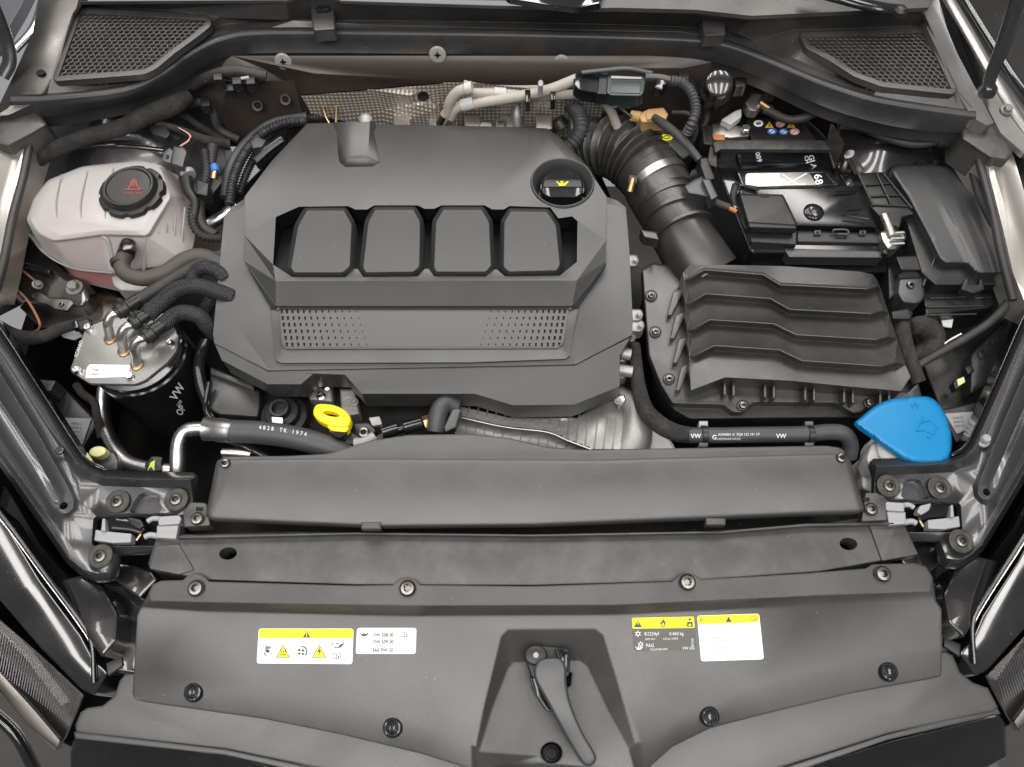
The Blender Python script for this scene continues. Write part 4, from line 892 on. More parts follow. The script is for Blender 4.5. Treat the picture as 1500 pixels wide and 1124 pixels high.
cx_ = thing('bulkhead_loom', 'tangle of dark cables and clips hanging below the left cowl seal', 'wiring harness', (290, 130, .0))
tube('cable', [Q(255, 150, 1.0), Q(280, 128, 1.0), Q(310, 112, .99), Q(345, 104, .99), Q(390, 112, .99)], .009, M['rubber'], cx_)
tube('cable', [Q(262, 160, .99), Q(295, 150, .98), Q(312, 165, .97), Q(322, 190, .96), Q(350, 205, .95)], .007, M['rubber'], cx_)
tube('cable', [Q(240, 158, .98), Q(270, 170, .97), Q(300, 190, .96), Q(330, 205, .95)], .006, M['tape'], cx_)
tube('pipe', [Q(300, 120, .985), Q(330, 118, .985), Q(362, 122, .985), Q(384, 118, .985)], .0045, M['gloss'], cx_)
for q in ((318, 112), (346, 118), (300, 150), (366, 118), (335, 128)):
    z_ = Q(*q, .975)[2]; slab('cable_clip', [(q[0] - 7, q[1] - 5), (q[0] + 7, q[1] - 6), (q[0] + 8, q[1] + 5), (q[0] - 6, q[1] + 6)], z_ + .008, .015, M['black'], cx_, r=1, b=.0015)
slab('white_tick', [(352, 113), (364, 111), (365, 114), (353, 116)], Q(358, 113, .97)[2] + .012, .002, M['latch'], cx_, b=0)
rr_ = thing('rear_wiring', 'dark wires and small brackets between intake hose and bulkhead', 'wiring harness', (1000, 170, -.02))
tube('cable', [Q(985, 165, .96), Q(1010, 168, .95), Q(1020, 190, .94), Q(1012, 215, .93)], .004, M['rubber'], rr_)
tube('cable', [Q(900, 175, .97), Q(930, 190, .96), Q(960, 192, .95), Q(1000, 196, .94)], .005, M['rubber'], rr_)
tube('cable', [Q(1010, 120, 1.0), Q(1035, 160, .99), Q(1030, 190, .97)], .006, M['rubber'], rr_)
for q in ((1002, 110), (890, 160), (918, 152), (1085, 120), (1130, 128)):
    z_ = Q(*q, .99)[2]; slab('bracket', [(q[0] - 9, q[1] - 6), (q[0] + 9, q[1] - 7), (q[0] + 8, q[1] + 7), (q[0] - 8, q[1] + 8)], z_, .02, M['steel'] if q[0] % 2 else M['black'], rr_, r=2, b=.002)


def loft(name, rings, m, parent=None, k=4, captop=True, smooth=50, rnd=0):
    V = []; n = None; Fc = []
    for pts, z in rings:
        s = rc(pts, rnd, 4, False).tolist() if rnd else [q[:2] for q in smooth_line(pts, k, True)]; n = len(s); V += PN(s, z).tolist()
    for i in range(len(rings) - 1):
        for a in range(n):
            b = (a + 1) % n; Fc.append((i * n + a, i * n + b, (i + 1) * n + b, (i + 1) * n + a))
    if captop: Fc.append(tuple(range(n)))
    return mk(name, V, Fc, m, parent, smooth)
def shr(pts, f, d=(0, 0)):
    a = np.array(pts, float); c = a.mean(0); return (c + (a - c) * f + np.array(d)).tolist()

# ================================================================== ENGINE BELOW THE COVER
eb = thing('engine_block', 'dark engine and gearbox mass showing in the gaps under the grey cover', 'engine', (640, 450, -.2))
slab('block', [(330, 300), (420, 210), (860, 210), (900, 300), (930, 520), (900, 640), (640, 680), (380, 650), (320, 520)], -.14, .2, M['deep'], eb, r=20, b=.01)
slab('head', [(420, 180), (870, 180), (870, 230), (420, 230)], -.10, .05, M['steel'], eb, r=6, b=.004)
for k in range(6):
    u = 575 + k * 52
    slab('injector', [(u, 168), (u + 26, 170), (u + 27, 190), (u + 1, 190)], -.045 - .004 * (k % 2), .03, M['cast'] if k % 2 else M['alu'], eb, r=4, b=.003)
tube('fuel_rail', [(470, 166, -.06), (530, 165, -.06), (600, 172, -.06)], .008, M['cast'], eb)
slab('intake_box', [(308, 545), (381, 572), (381, 598), (378, 612), (322, 608), (306, 600)], -.115, .06, M['box'], eb, r=4, b=.004)
slab('intake_box_step', [(308, 538), (372, 562), (372, 572), (308, 548)], -.105, .02, M['box'], eb, r=2, b=.002)
tube('gasket_pipe', [(306, 560, -.10), (301, 600, -.11), (318, 622, -.11)], .004, M['gloss'], eb)
lathe('vacuum_pump', [(.0005, .012), (.010, .012), (.0105, .022), (.014, .022), (.015, .010), (.024, .008), (.026, -.004), (.034, -.006), (.036, -.012), (.037, -.04)], (414, 606, -.115), M['black'], eb, n=40)
pt = slab('part_tag', [(398, 611), (414, 612), (414, 622), (399, 622)], -.086, .002, M['white'], eb, r=1, b=.0003)
slab('alternator_bracket', [(498, 570), (520, 570), (527, 607), (500, 612)], -.11, .03, M['cast'], eb, r=2, b=.003)
screw((519, 589, -.108), eb, HEX, s=.55)
slab('manifold_port', [(455, 560), (486, 562), (488, 590), (452, 586)], -.12, .03, M['cast'], eb, r=5, b=.004)
for u, v in ((470, 580), (478, 566)): lathe('port_stud', [(.0004, .01), (.003, .01), (.004, .002), (.007, .0)], (u, v, -.115), M['chrome'], eb, n=14)
slab('black_mount', [(516, 620), (540, 618), (552, 630), (545, 646), (522, 648)], -.088, .02, M['black'], eb, r=5, b=.003)
screw((533, 634, -.086), eb, SMALLS, s=1.4)

tb = thing('turbo_heat_shield', 'ribbed bare metal heat shield under the front edge of the engine cover', 'heat shield', (790, 630, -.12))
to = [(655, 588), (676, 596), (745, 612), (845, 612), (905, 572), (918, 590), (922, 612), (934, 630), (934, 648), (918, 664), (850, 668), (790, 668), (700, 664), (668, 640), (660, 612)]
def zt(u, v):
    crest = np.interp(u, [655, 678, 740, 800, 830, 870, 930], [606, 613, 627, 634, 645, 660, 664])
    d = v - crest
    base = -.125 if d > 0 else -.112 - .0002 * abs(d)
    rib = 0
    return (base - min(max(d, 0), 12) * .0008) + rib + .018 * math.exp(-(((u - 880) / 26) ** 2 + ((v - 615) / 26) ** 2))
relief('ribbed_shell', [(a, b, zt(a, b)) for a, b in to], th=.03, m=M['cast'], parent=tb, zfun=zt, step=4, smooth=60)
for k in range(19):
    u0 = 672 + k * 13.2; c0 = np.interp(u0, [655, 678, 740, 800, 830, 870, 930], [606, 613, 627, 634, 645, 660, 664])
    L_ = [(u0 - (v_ - c0) * .12, v_) for v_ in np.linspace(c0 - 34 - k * .9, c0 + 22, 7)]
    tube('pressed_rib', [(a_, b_, zt(a_, b_) - .0004) for a_, b_ in L_], .0013, M['cast'], tb, n=6, k=3)
tube('seam_bead', [(676, 612, -.106), (740, 626, -.106), (800, 633, -.107), (830, 645, -.11), (866, 659, -.112)], .0018, M['alu'], tb, n=8)
tube('exhaust_pipe', [(905, 575, -.12), (930, 600, -.12), (928, 650, -.13), (900, 680, -.15)], [.012, .02, .026, .028], M['cast'], tb)
lathe('round_cover', [(.0005, .002), (.040, .002), (.045, -.002), (.047, -.01)], (948, 668, -.145), M['milky'], tb, n=40)
slab('ear', [(900, 582), (914, 578), (918, 588), (908, 596)], -.10, .01, M['chrome'], tb, r=3, b=.002)
screw((905, 587, -.098), tb, HEX, s=.5)
for k, (u, v) in enumerate(((936, 462), (938, 478), (930, 382), (914, 522), (914, 546), (926, 493))):
    slab('flange_lug', [(u - 16, v - 9), (u + 4, v - 9), (u + 7, v), (u + 2, v + 9), (u - 16, v + 8)], -.075 - .004 * k, .02, M['cast'], tb, r=5, b=.003)
    screw((u, v, -.073 - .004 * k), tb, HEX, s=.45)

dp = thing('dipstick', 'bright yellow oval ring handle of the dipstick in front of the engine cover', 'dipstick', (490, 615, -.07))
zd = plane((460, 600, -.050), (515, 615, -.060), (490, 640, -.062))
oo = smooth_line([(459, 603), (462, 595), (470, 592), (490, 594), (506, 602), (514, 613), (512, 624), (508, 626), (490, 626), (472, 620), (461, 611)], 3, True)
hole_ = smooth_line([(473, 605), (478, 602), (490, 604), (498, 609), (492, 611), (480, 609)], 3, True)
slab('ring_handle', oo, zd, .012, M['yellow'], dp, b=.003, holes=[hole_])
slab('ring_stem', [(478, 618), (508, 620), (512, 628), (507, 634), (487, 632), (480, 627)], lambda u, v: zd(u, v) - .002, .012, M['yellow'], dp, r=3, b=.002)
tube('guide_tube', [(497, 630, -.065), (500, 644, -.09), (504, 665, -.12)], [.011, .010, .008], M['gloss'], dp)
slab('bracket', [(494, 636), (514, 632), (530, 642), (520, 652), (500, 650)], -.083, .01, M['black'], dp, r=3, b=.002)

fl_ = thing('fuel_line', 'glossy black ribbed fuel line with a brass nut between dipstick and metal shield', 'pipe', (590, 625, -.1))
tube('line', [(528, 662, -.08), (560, 640, -.08), (590, 628, -.082), (632, 618, -.09)], .006, M['gloss'], fl_)
tube('plug', [(560, 634, -.075), (583, 627, -.075)], .009, M['gloss'], fl_, raw=True, n=10)
tube('plug', [(592, 627, -.078), (618, 620, -.078)], .010, M['gloss'], fl_, raw=True, n=10)
tube('nut', [(620, 621, -.082), (636, 616, -.084)], .0105, M['brass'], fl_, raw=True, n=6, smooth=20)
tube('pale_elbow', [(520, 650, -.078), (535, 648, -.076), (548, 640, -.078)], .008, M['latch'], fl_)
tube('bent_connector', [(638, 632, -.08), (642, 606, -.07), (652, 592, -.072), (668, 596, -.08)], .013, M['rubber2'], fl_)
slab('connector_clip', [(664, 596), (676, 600), (668, 626), (652, 634), (650, 626)], -.07, .015, M['fuse'], fl_, r=2, b=.002)
slab('valve_plate', [(540, 612), (556, 610), (560, 622), (545, 624)], -.085, .004, M['latch'], fl_, r=2, b=.001)

# ---- air conditioning hose at the front left
ah = thing('air_conditioning_hose', 'grey rubber hose with crimped metal ferrule and bent metal pipe, front left of the engine', 'hose', (340, 640, -.08))
tube('metal_pipe', [(259, 720, -.11), (260, 680, -.09), (262, 648, -.082), (274, 631, -.078), (302, 628, -.076)], .0105, M['alubr'], ah)
tube('ferrule', [(298, 628, -.076), (300, 628, -.076), (301, 628, -.076), (318, 630, -.076), (320, 630, -.076), (336, 632, -.076), (342, 633, -.076)], [.012, .0165, .0175, .0160, .0175, .0165, .0175], M['alu'], ah, raw=True, n=24)
ahh = tube('rubber_hose', [(338, 632, -.076), (380, 634, -.076), (430, 641, -.078), (480, 655, -.082), (530, 680, -.09)], .0165, M['rubber2'], ah, n=24)
for i, ch in enumerate('4828 TK 1974'):
    u = 379 + i * 6.0; lettering(ch, (u, 629 + (i / 11) ** 1.3 * 9.5), 8.5, ahh, M['whiteink'], ah, rot=4 + i * .8, sx=.9)
tube('thin_pipe', [(326, 663, -.09), (348, 664, -.09), (368, 667, -.09)], [.006, .007, .006], M['alu'], ah)
tube('black_stub', [(345, 650, -.095), (370, 660, -.095), (398, 675, -.1)], .007, M['gloss'], ah)

# ================================================================== COOLANT TANK
ct = thing('coolant_reservoir', 'translucent white coolant tank with red fluid and round black cap, left of the engine', 'coolant tank', (170, 340, -.05))
A_ = [(38, 322), (48, 292), (70, 264), (120, 244), (205, 235), (240, 243), (256, 288), (233, 326), (220, 348), (152, 346), (76, 356), (52, 344)]
S_ = [(42, 334), (46, 300), (70, 268), (120, 250), (205, 240), (262, 258), (280, 290), (286, 340), (276, 385), (165, 398), (104, 391), (62, 366)]
E_ = [(75, 340), (80, 310), (100, 285), (130, 270), (205, 262), (255, 275), (275, 305), (280, 350), (272, 402), (180, 428), (110, 412), (85, 380)]
def mixp(a, b, t): return [(p[0] * (1 - t) + q[0] * t, p[1] * (1 - t) + q[1] * t) for p, q in zip(a, b)]
wallt = loft('tank_shell', [(shr(A_, .80), -.001), (shr(A_, .95), -.006), (A_, -.014), (S_, -.060), (shr(S_, 1.014), -.062), (shr(S_, 1.014), -.066), (shr(S_, .985), -.068)], M['tank'], ct, smooth=24, rnd=7)
loft('tank_base', [(shr(S_, .986), -.0675), (E_, -.112), (shr(E_, .9), -.118)], M['tanklow'], ct, smooth=30, rnd=7)
loft('coolant', [(mixp(shr(A_, .93), shr(S_, .95), .92), -.058), (shr(S_, .955), -.066), (shr(E_, .965), -.111), (shr(E_, .85), -.116)], M['coolant'], ct, rnd=7)
tube('seam_flange', [(41, 334, -.062), (61, 367, -.063), (104, 392, -.064), (165, 400, -.064)], .0018, M['tank'], ct, n=6)
tube('mould_seam', [(150, 347, -.014), (158, 352, -.018), (164, 375, -.04), (168, 400, -.062)], .0032, M['tank'], ct, n=6)
tube('mould_seam', [(214, 346, -.014), (212, 372, -.04), (210, 400, -.062)], .0030, M['tank'], ct, n=6)
slab('outlet_boss', [(163, 404), (230, 402), (240, 420), (225, 428), (176, 426), (166, 418)], -.070, .04, M['tank'], ct, r=5, b=.003)
for k in range(4):
    tube('wall_rib', [(232 + k * 13, 340 - k * 12, -.018 + k * .0005), (226 + k * 13, 385 - k * 6, -.055)], .0015, M['tank'], ct, n=6, raw=True)
for k in range(3): tube('top_crease', [(90 + k * 38, 256 - k * 5, .0), (82 + k * 36, 300, .001), (90 + k * 34, 345, -.006)], .0009, M['tank'], ct, n=6)
capc = (196, 279)
capb = lathe('cap', [(.0005, .0185), (.032, .018), (.034, .0205), (.037, .0205), (.039, .017), (.041, .011), (.0480, .010), (.0495, .007), (.0495, .0), (.048, -.004), (.047, -.012)], (capc[0], capc[1] + 6, -.004), M['black'], ct, n=72, gear={6: (9, .07, .72), 7: (9, .07, .72), 8: (9, .07, .72)})
for i, (a, b) in enumerate((((185, 275), (207, 275)), ((207, 275), (196, 264)), ((196, 264), (185, 275)))): pass
tri(196, 270, 10, M['redink'], ct, capb); tri(196, 270.5, 7.5, M['black'], ct, capb, .0012)
for dx in (-4, 0, 4): line2('steam_mark', (196 + dx, 265), (196 + dx * .7 + 1, 273), 1.4, capb, M['redink'], ct, .0015)
line2('steam_mark', (183, 277), (209, 277), 1.3, capb, M['redink'], ct, .0012)
lettering('coolant only', (180, 285), 6, capb, M['redink'], ct, sx=.95)
oh = thing('overflow_hose', 'thick brown grey rubber hose curving from the coolant tank to the engine', 'hose', (220, 395, -.04))
ovh = tube('rubber_hose', [(184, 372, -.018), (178, 388, -.022), (186, 402, -.026), (212, 408, -.03), (244, 398, -.03), (272, 380, -.03), (300, 376, -.035), (340, 396, -.05)], .0118, M['brownrub'], oh, n=20)
tube('end_fitting', [(188, 356, -.02), (184, 374, -.016)], [.010, .0125], M['black'], oh, raw=True, n=14)
slab('quick_clip', [(174, 357), (180, 354), (196, 357), (194, 366), (178, 368)], -.002, .012, M['gloss'], oh, r=3, b=.002)
tube('clamp_band', [(174, 381, -.020), (176, 387, -.021)], .0128, M['rubber'], oh, raw=True, n=20)

# ================================================================== FUEL FILTER
ff = thing('fuel_filter', 'black fuel filter canister with flat metal lid, three bent metal pipes and white label', 'fuel filter', (190, 560, -.2))
lid = [(103, 541), (117, 503), (124, 484), (133, 477), (150, 470), (196, 462), (236, 466), (256, 480), (262, 495), (258, 515), (245, 531), (213, 557), (198, 563), (131, 562), (106, 546)]
ZL = -.062
lidp = slab('lid_plate', lid, ZL, .006, M['plate'], ff, r=5, b=.001)
pc = P(198, 512, ZL - .004)
can = lathe('canister', [(.0005, 0), (.068, 0), (.068, -.010), (.071, -.012), (.071, -.16), (.066, -.18), (.03, -.19)], pc, M['gloss'], ff, n=56)
lettering('VW', (258, 588), 17, can, M['whiteink'], ff, rot=-58, bold=True, sx=.9, flip=1)
lettering('OP', (266, 610), 15, can, M['whiteink'], ff, rot=-62, bold=True, sx=.7)
lettering('100', (262, 597), 7, can, M['whiteink'], ff, rot=-60)
lb = slab('white_label', [(127, 540), (131, 534), (191, 535), (187, 552), (125, 554)], ZL + .0006, .0006, M['white'], ff, r=1, b=0)
lettering('7N0 127', (134, 544), 6, lb, M['greyink'], ff, rot=1, name='small_print'); lettering('00429', (134, 550), 5, lb, M['greyink'], ff, rot=1, name='small_print')
lettering('SCANIO', (113, 524), 7, lidp, M['whiteink'], ff, rot=-70, name='engraving')
for u, v in ((131, 482), (115, 544), (192, 553), (251, 505)):
    lathe('bolt', [(.0005, .004), (.0022, .004), (.0026, .0078), (.0045, .0078), (.0052, .0068), (.0052, .001), (.0062, 0)], (u, v, ZL), M['chrome'], ff, n=24, lobes={1: (6, .12), 0: (6, .1)})
for pts_ in ([(162, 497, ZL), (160, 486, ZL + .012), (158, 474, ZL + .027), (163, 463, ZL + .034), (174, 459, ZL + .034)],
             [(182, 515, ZL), (180, 504, ZL + .012), (178, 491, ZL + .027), (184, 480, ZL + .034), (196, 476, ZL + .034)],
             [(201, 535, ZL), (199, 522, ZL + .012), (196, 509, ZL + .027), (202, 499, ZL + .034), (214, 495, ZL + .034)]):
    tube('bent_pipe', pts_, .0068, M['alubr'], ff, n=18)
    lathe('pipe_collar', [(.0065, .004), (.009, .003), (.0095, 0)], pts_[0], M['brass'], ff, n=20)
def conn(name, label, a, b, r, hose, hr, hm):
    t = thing(name, label, 'hose', (*a[:2], a[2] - .01))
    A = P(*a); B = P(*b); D = (B - A)
    tube('connector', [A, A + D * .12, A + D * .14, A + D * .45, A + D * .48, B], [r * .9, r, r * 1.18, r * 1.18, r * .95, r * .85], M['black'], t, raw=True, n=18)
    o = boxw('release_tab', A + D * .35 + Vector((-.002, .004, r * 1.1)), (.010, .012, .006), M['black'], t, qdir(D))
    tube('sleeved_hose', [B - D * .1] + [P(*q) for q in hose], hr, hm, t, n=18)
    return t
zc = ZL + .034
conn('fuel_hose', 'upper black braided fuel hose running under the thick grey hose', (170, 460, zc), (208, 436, zc), .011, [(235, 420, zc), (265, 402, zc - .004), (300, 384, zc - .01), (330, 372, zc - .02)], .0095, M['rubber'])
conn('fuel_hose', 'middle braided fuel hose, thick and pale, arching towards the cover edge', (192, 477, zc), (218, 460, zc), .011, [(240, 440, zc), (262, 424, zc + .004), (290, 420, zc + .004), (320, 428, zc - .006), (340, 436, zc - .015)], .0125, M['braid'])
conn('fuel_hose', 'lowest braided fuel hose bending back beside the engine cover edge', (210, 497, zc), (242, 474, zc), .012, [(256, 462, zc), (272, 458, zc), (292, 464, zc - .006), (304, 478, zc - .02), (316, 490, zc - .04)], .0115, M['braid'])
t = tube('braided_hose', [(282, 410, -.04), (286, 398, -.034), (300, 392, -.03), (318, 398, -.034), (330, 410, -.04)], .011, M['braid']); tag(t, 'short braided hose loop pressed against the left edge of the cover', 'hose')
t = tube('braided_hose', [(290, 470, -.10), (302, 452, -.08), (308, 436, -.07), (300, 420, -.07)], .011, M['braid']); tag(t, 'braided hose climbing behind the lowest fuel hose', 'hose')
t = tube('black_pipe', [(302, 500, -.10), (292, 530, -.10), (294, 560, -.11), (308, 600, -.13), (318, 640, -.13)], .009, M['gloss']); tag(t, 'glossy black pipe dropping between filter canister and engine', 'pipe')

# ---- left side clutter
lw = thing('left_side_bracket', 'black bracket with bolts and a pressed metal strap left of the coolant tank', 'bracket', (80, 430, -.09))
slab('wall_plate', [(-40, 260), (18, 300), (40, 340), (60, 370), (100, 402), (128, 412), (132, 440), (120, 452), (60, 445), (20, 430), (-40, 460)], -.095, .03, M['tower'], lw, r=6, b=.004)
slab('grey_shelf', [(28, 450), (60, 428), (110, 438), (155, 425), (185, 440), (150, 470), (120, 484), (60, 480)], -.125, .01, M['steel'], lw, r=3, b=.002)
slab('strap', [(28, 430), (34, 425), (60, 428), (72, 436), (104, 438), (109, 444), (98, 456), (80, 453), (70, 446), (34, 440)], -.088, .004, M['steel'], lw, r=3, b=.0015)
screw((109, 421, -.093), lw, HEX, s=1.25); screw((55, 417, -.090), lw, HEX, s=.75, axis=(.6, 0, .8)); screw((90, 446, -.087), lw, SMALLS, s=.7); screw((48, 434, -.087), lw, SMALLS, s=.7)
slab('plate_hole', ell(28, 372, 5, 3.5, 14), -.0935, .002, M['deep'], lw, b=0)
slab('plate_edge', [(10, 378), (74, 394), (72, 402), (8, 386)], -.085, .012, M['tower'], lw, r=2, b=.002)
t = tube('earth_wire', [(49, 487, -.10), (57, 482, -.09), (57, 470, -.08), (40, 440, -.075), (16, 416, -.075), (7, 400, -.075), (14, 393, -.075), (30, 395, -.078), (42, 404, -.082), (52, 412, -.088)], .0020, M['wirebrown'], n=10); tag(t, 'thin orange brown wire looping to a bolt left of the coolant tank', 'wire')
t = tube('taped_harness', [(-20, 470, -.12), (20, 492, -.10), (60, 494, -.09), (88, 482, -.085), (118, 474, -.08), (132, 470, -.085)], [.012, .012, .010, .009, .008, .008], M['tape']); tag(t, 'cloth taped wiring beside the metal lid of the fuel filter', 'wiring harness')
tb2 = thing('wire_plug', 'black plug at the end of the taped wiring beside the filter lid', 'plug', (120, 478, -.08))
slab('plug_body', [(112, 470), (126, 466), (136, 474), (122, 484), (110, 482)], -.070, .02, M['black'], tb2, r=2, b=.002)
slab('plug_lever', [(104, 472), (112, 468), (116, 480), (106, 482)], -.066, .01, M['gloss'], tb2, r=2, b=.001)
slab('white_tag', [(84, 486), (108, 480), (122, 492), (108, 498), (92, 494)], -.10, .002, M['latch'], tb2, r=2, b=0)
ub = thing('fuse_holder', 'dark box with a printed pale label low at the left inner wing', 'electrical box', (110, 640, -.16))
slab('box_body', [(50, 560), (80, 556), (140, 614), (144, 620), (120, 660), (90, 665), (50, 620)], -.16, .08, M['black'], ub, r=3, b=.003)
lbl = slab('printed_label', [(88, 612), (134, 613), (120, 652), (108, 650)], -.1575, .001, M['latch'], ub, r=1, b=0)
for k in range(5): lettering('0' * 4 + '12', (104 + k * .5, 622 + k * 6), 5, lbl, M['greyink'], ub, rot=3, name='small_print')
slab('top_block', [(55, 556), (82, 558), (74, 574), (60, 572)], -.125, .03, M['fuse'], ub, r=2, b=.002)
yc = thing('yellow_plug', 'pale yellow cap on a grey rubber cup behind the left wing bracket', 'cap', (142, 665, -.15))
slab('grey_cup', [(134, 668), (150, 658), (168, 660), (176, 676), (172, 692), (138, 690)], -.125, .04, M['fuse'], yc, r=6, b=.006)
slab('yellow_cap', ell(143, 662, 13, 8, 14, -10), -.112, .012, M['paleyellow'], yc, b=.003)
t = tube('aluminium_pipe', [(152, 570, -.17), (150, 600, -.17), (156, 632, -.16), (172, 662, -.15), (192, 680, -.145), (232, 688, -.14), (262, 690, -.14)], .0105, M['alubr']); tag(t, 'bent aluminium pipe curving below the fuel filter canister', 'pipe')
gcp = thing('pipe_clip', 'black clip with a lime green arrow on the aluminium pipe', 'clip', (225, 682, -.13))
gb = slab('clip_body', [(212, 680), (222, 668), (238, 669), (236, 690), (214, 692)], -.125, .02, M['black'], gcp, r=2, b=.002)
slab('green_arrow', [(216, 690), (220, 678), (227, 674), (226, 690), (221, 684)], -.1235, .002, M['limegreen'], gcp, b=.0005)
t = tube('wiring_loom', [(112, 565, -.14), (122, 578, -.13), (138, 590, -.13), (142, 610, -.14), (148, 640, -.16)], .006, M['tape']); tag(t, 'thin dark loom beside the fuel filter canister', 'wiring harness')
for i, (u, v, r_) in enumerate(((30, 540, .03), (70, 520, .04), (20, 600, .03))):
    pass
lt = thing('left_wheel_arch', 'dark glossy inner wheel arch behind the coolant tank', 'wheel arch', (150, 200, -.03))
def ztl(u, v): return -.075 + .058 * math.exp(-(((u - 150) / 90) ** 2 + ((v - 170) / 60) ** 2)) - .00025 * max(v - 200, 0)
relief('arch_shell', [(a, b, ztl(a, b)) for a, b in [(30, 180), (100, 168), (200, 150), (262, 132), (300, 150), (330, 200), (330, 260), (300, 300), (200, 260), (60, 290), (20, 300), (30, 240)]], th=.05, m=M['body'], parent=lt, zfun=ztl, step=7, smooth=80)
tube('pinch_seam', [(70, 228, -.045), (120, 216, -.04), (180, 214, -.04), (240, 220, -.05)], .004, M['tower'], lt)
t = tube('taped_harness', [(40, 250, -.03), (60, 232, -.012), (90, 215, .0), (130, 200, .006), (175, 188, .010), (215, 170, .012), (250, 156, .01), (275, 142, .0)], [.009, .011, .012, .012, .013, .015, .016, .012], M['tape'], k=8); tag(t, 'thick cloth taped wiring harness crossing above the coolant tank', 'wiring harness')
t = tube('taped_harness', [(228, 180, .0), (262, 190, -.01), (300, 205, -.03), (335, 212, -.05)], [.005, .006, .008, .009], M['tape']); tag(t, 'thin taped wire branch drooping towards the bulkhead', 'wiring harness')
sn = thing('level_sensor_plug', 'grey plug with pink wires on the back right of the coolant tank', 'plug', (258, 240, -.01))
slab('plug_body', [(254, 214), (270, 216), (274, 222), (268, 246), (250, 240)], .014, .03, M['fuse'], sn, r=2, b=.002)
slab('socket', [(240, 222), (248, 216), (254, 220), (250, 240), (236, 236)], .008, .02, M['fuse'], sn, r=1, b=.0015)
slab('socket_hole', [(243, 227), (248, 227), (247, 233), (243, 233)], .0085, .001, M['deep'], sn, b=0)
for k in range(3): tube('wire', [(264 + k * 2, 214, .012), (276 + k, 206, .02), (278 - k, 198, .02), (262 - k, 188, .015)], .0012, M['pink'] if k < 2 else M['deep'], sn, n=6)
slab('tank_tab', [(226, 172), (236, 174), (250, 196), (244, 204), (222, 196), (218, 184)], .0, .01, M['black'], sn, r=3, b=.002)
lh = thing('loom_bundle', 'bundle of black looms and hoses between coolant tank and engine cover', 'wiring harness', (300, 290, -.05))
tube('ribbed_loom', [(300, 222, -.01), (303, 250, -.015), (296, 280, -.02), (283, 305, -.025), (284, 330, -.03), (298, 346, -.035), (330, 350, -.04)], .0075, M['rubber'], lh, corr=(.006, .0022), n=14)
tube('black_hose', [(312, 215, -.02), (308, 240, -.02), (302, 270, -.025), (292, 300, -.03), (296, 330, -.04), (315, 345, -.05)], .0085, M['rubber'], lh)
tube('black_hose', [(272, 262, -.01), (276, 280, -.015), (286, 296, -.02), (284, 320, -.03)], [.011, .009, .007, .007], M['black'], lh)
tube('white_collar', [(274, 252, -.008), (277, 258, -.009)], .0115, M['latch'], lh, raw=True)
tube('blue_ring', [(314, 243, -.012), (316, 252, -.013)], .0065, M['navy'], lh, raw=True)
tube('brass_tail', [(315, 250, -.014), (313, 262, -.02)], .006, M['brass'], lh, raw=True)
slab('clamp_block', [(288, 262), (306, 268), (304, 288), (286, 284)], -.008, .02, M['black'], lh, r=3, b=.002)
tube('metal_tube', [(345, 300, -.07), (325, 318, -.075), (300, 332, -.08)], .010, M['alubr'], lh)
el = thing('engine_wiring_loom', 'ribbed looms and a long black connector beside the top left of the cover', 'wiring harness', (370, 240, -.03))
tube('ribbed_loom', [(450, 178, -.03), (418, 180, -.03), (384, 196, -.03), (358, 226, -.03), (342, 262, -.035), (336, 300, -.045)], .0085, M['loom'], el, corr=(.0055, .0022))
tube('grey_sleeve', [(450, 172, -.045), (400, 182, -.045), (362, 210, -.045), (338, 246, -.05), (330, 290, -.06)], .009, M['rubber2'], el)
tube('ribbed_loom', [(470, 172, -.055), (430, 176, -.05), (404, 190, -.045), (382, 214, -.045), (362, 252, -.05), (350, 285, -.06)], .007, M['loom'], el, corr=(.005, .002))
tube('connector_barrel', [(375, 240, -.018), (392, 224, -.014), (414, 208, -.014)], .012, M['gloss'], el)
slab('connector_shell', [(370, 232), (392, 212), (410, 202), (418, 206), (396, 222), (376, 240)], -.002, .015, M['black'], el, r=2, b=.002)
slab('grey_clip', [(366, 208), (376, 200), (390, 206), (384, 216), (370, 218)], -.016, .02, M['rubber2'], el, r=2, b=.002)
tube('bracket_wire', [(484, 184, -.04), (476, 168, -.03), (474, 154, -.025), (482, 148, -.022), (492, 152, -.025), (492, 184, -.04)], .0022, M['brass'], el, n=8)

# ================================================================== AIRBOX AND DUCT
ab = thing('air_filter_box', 'dark grey air filter housing with five long stepped ribs across its lid', 'air filter box', (1160, 500, -.1))
zb = -.052
ribs = [[(1004, 410), (1032, 396), (1118, 403), (1143, 418), (1270, 424), (1288, 420)], [(1006, 446), (1034, 431), (1128, 438), (1157, 454), (1276, 460), (1296, 455)],
        [(1010, 484), (1040, 469), (1133, 475), (1166, 491), (1284, 498), (1304, 493)], [(1014, 522), (1046, 507), (1141, 513), (1175, 529), (1293, 537), (1315, 531)]]
bot = [(1012, 572), (1062, 553), (1160, 558), (1240, 566), (1320, 572), (1334, 552)]
def lift(L, z, dv=0): return [(u, v + dv, z) for u, v in L]
out = [(1000, 400, zb - .004), (1010, 389, zb - .002), (1050, 388, zb), (1150, 390, zb), (1260, 398, zb), (1278, 402, zb - .003), (1285, 410, zb - .006)]
for r_ in ribs: out += [(1289 + (r_[-1][1] - 415) * .325, r_[-1][1] + 4, zb - .012)]
out += [(bot[-1][0], bot[-1][1], zb - .012), (1320, 573, zb - .014), (1240, 566, zb - .012), (1160, 558, zb - .010), (1062, 553, zb - .010), (1012, 572, zb - .014)]
for r_ in ribs[::-1]: out += [(1001 + (r_[0][1] - 400) * .07, r_[0][1] + 2, zb - .011)]
out = [q for i, q in enumerate(out)]
lines = []
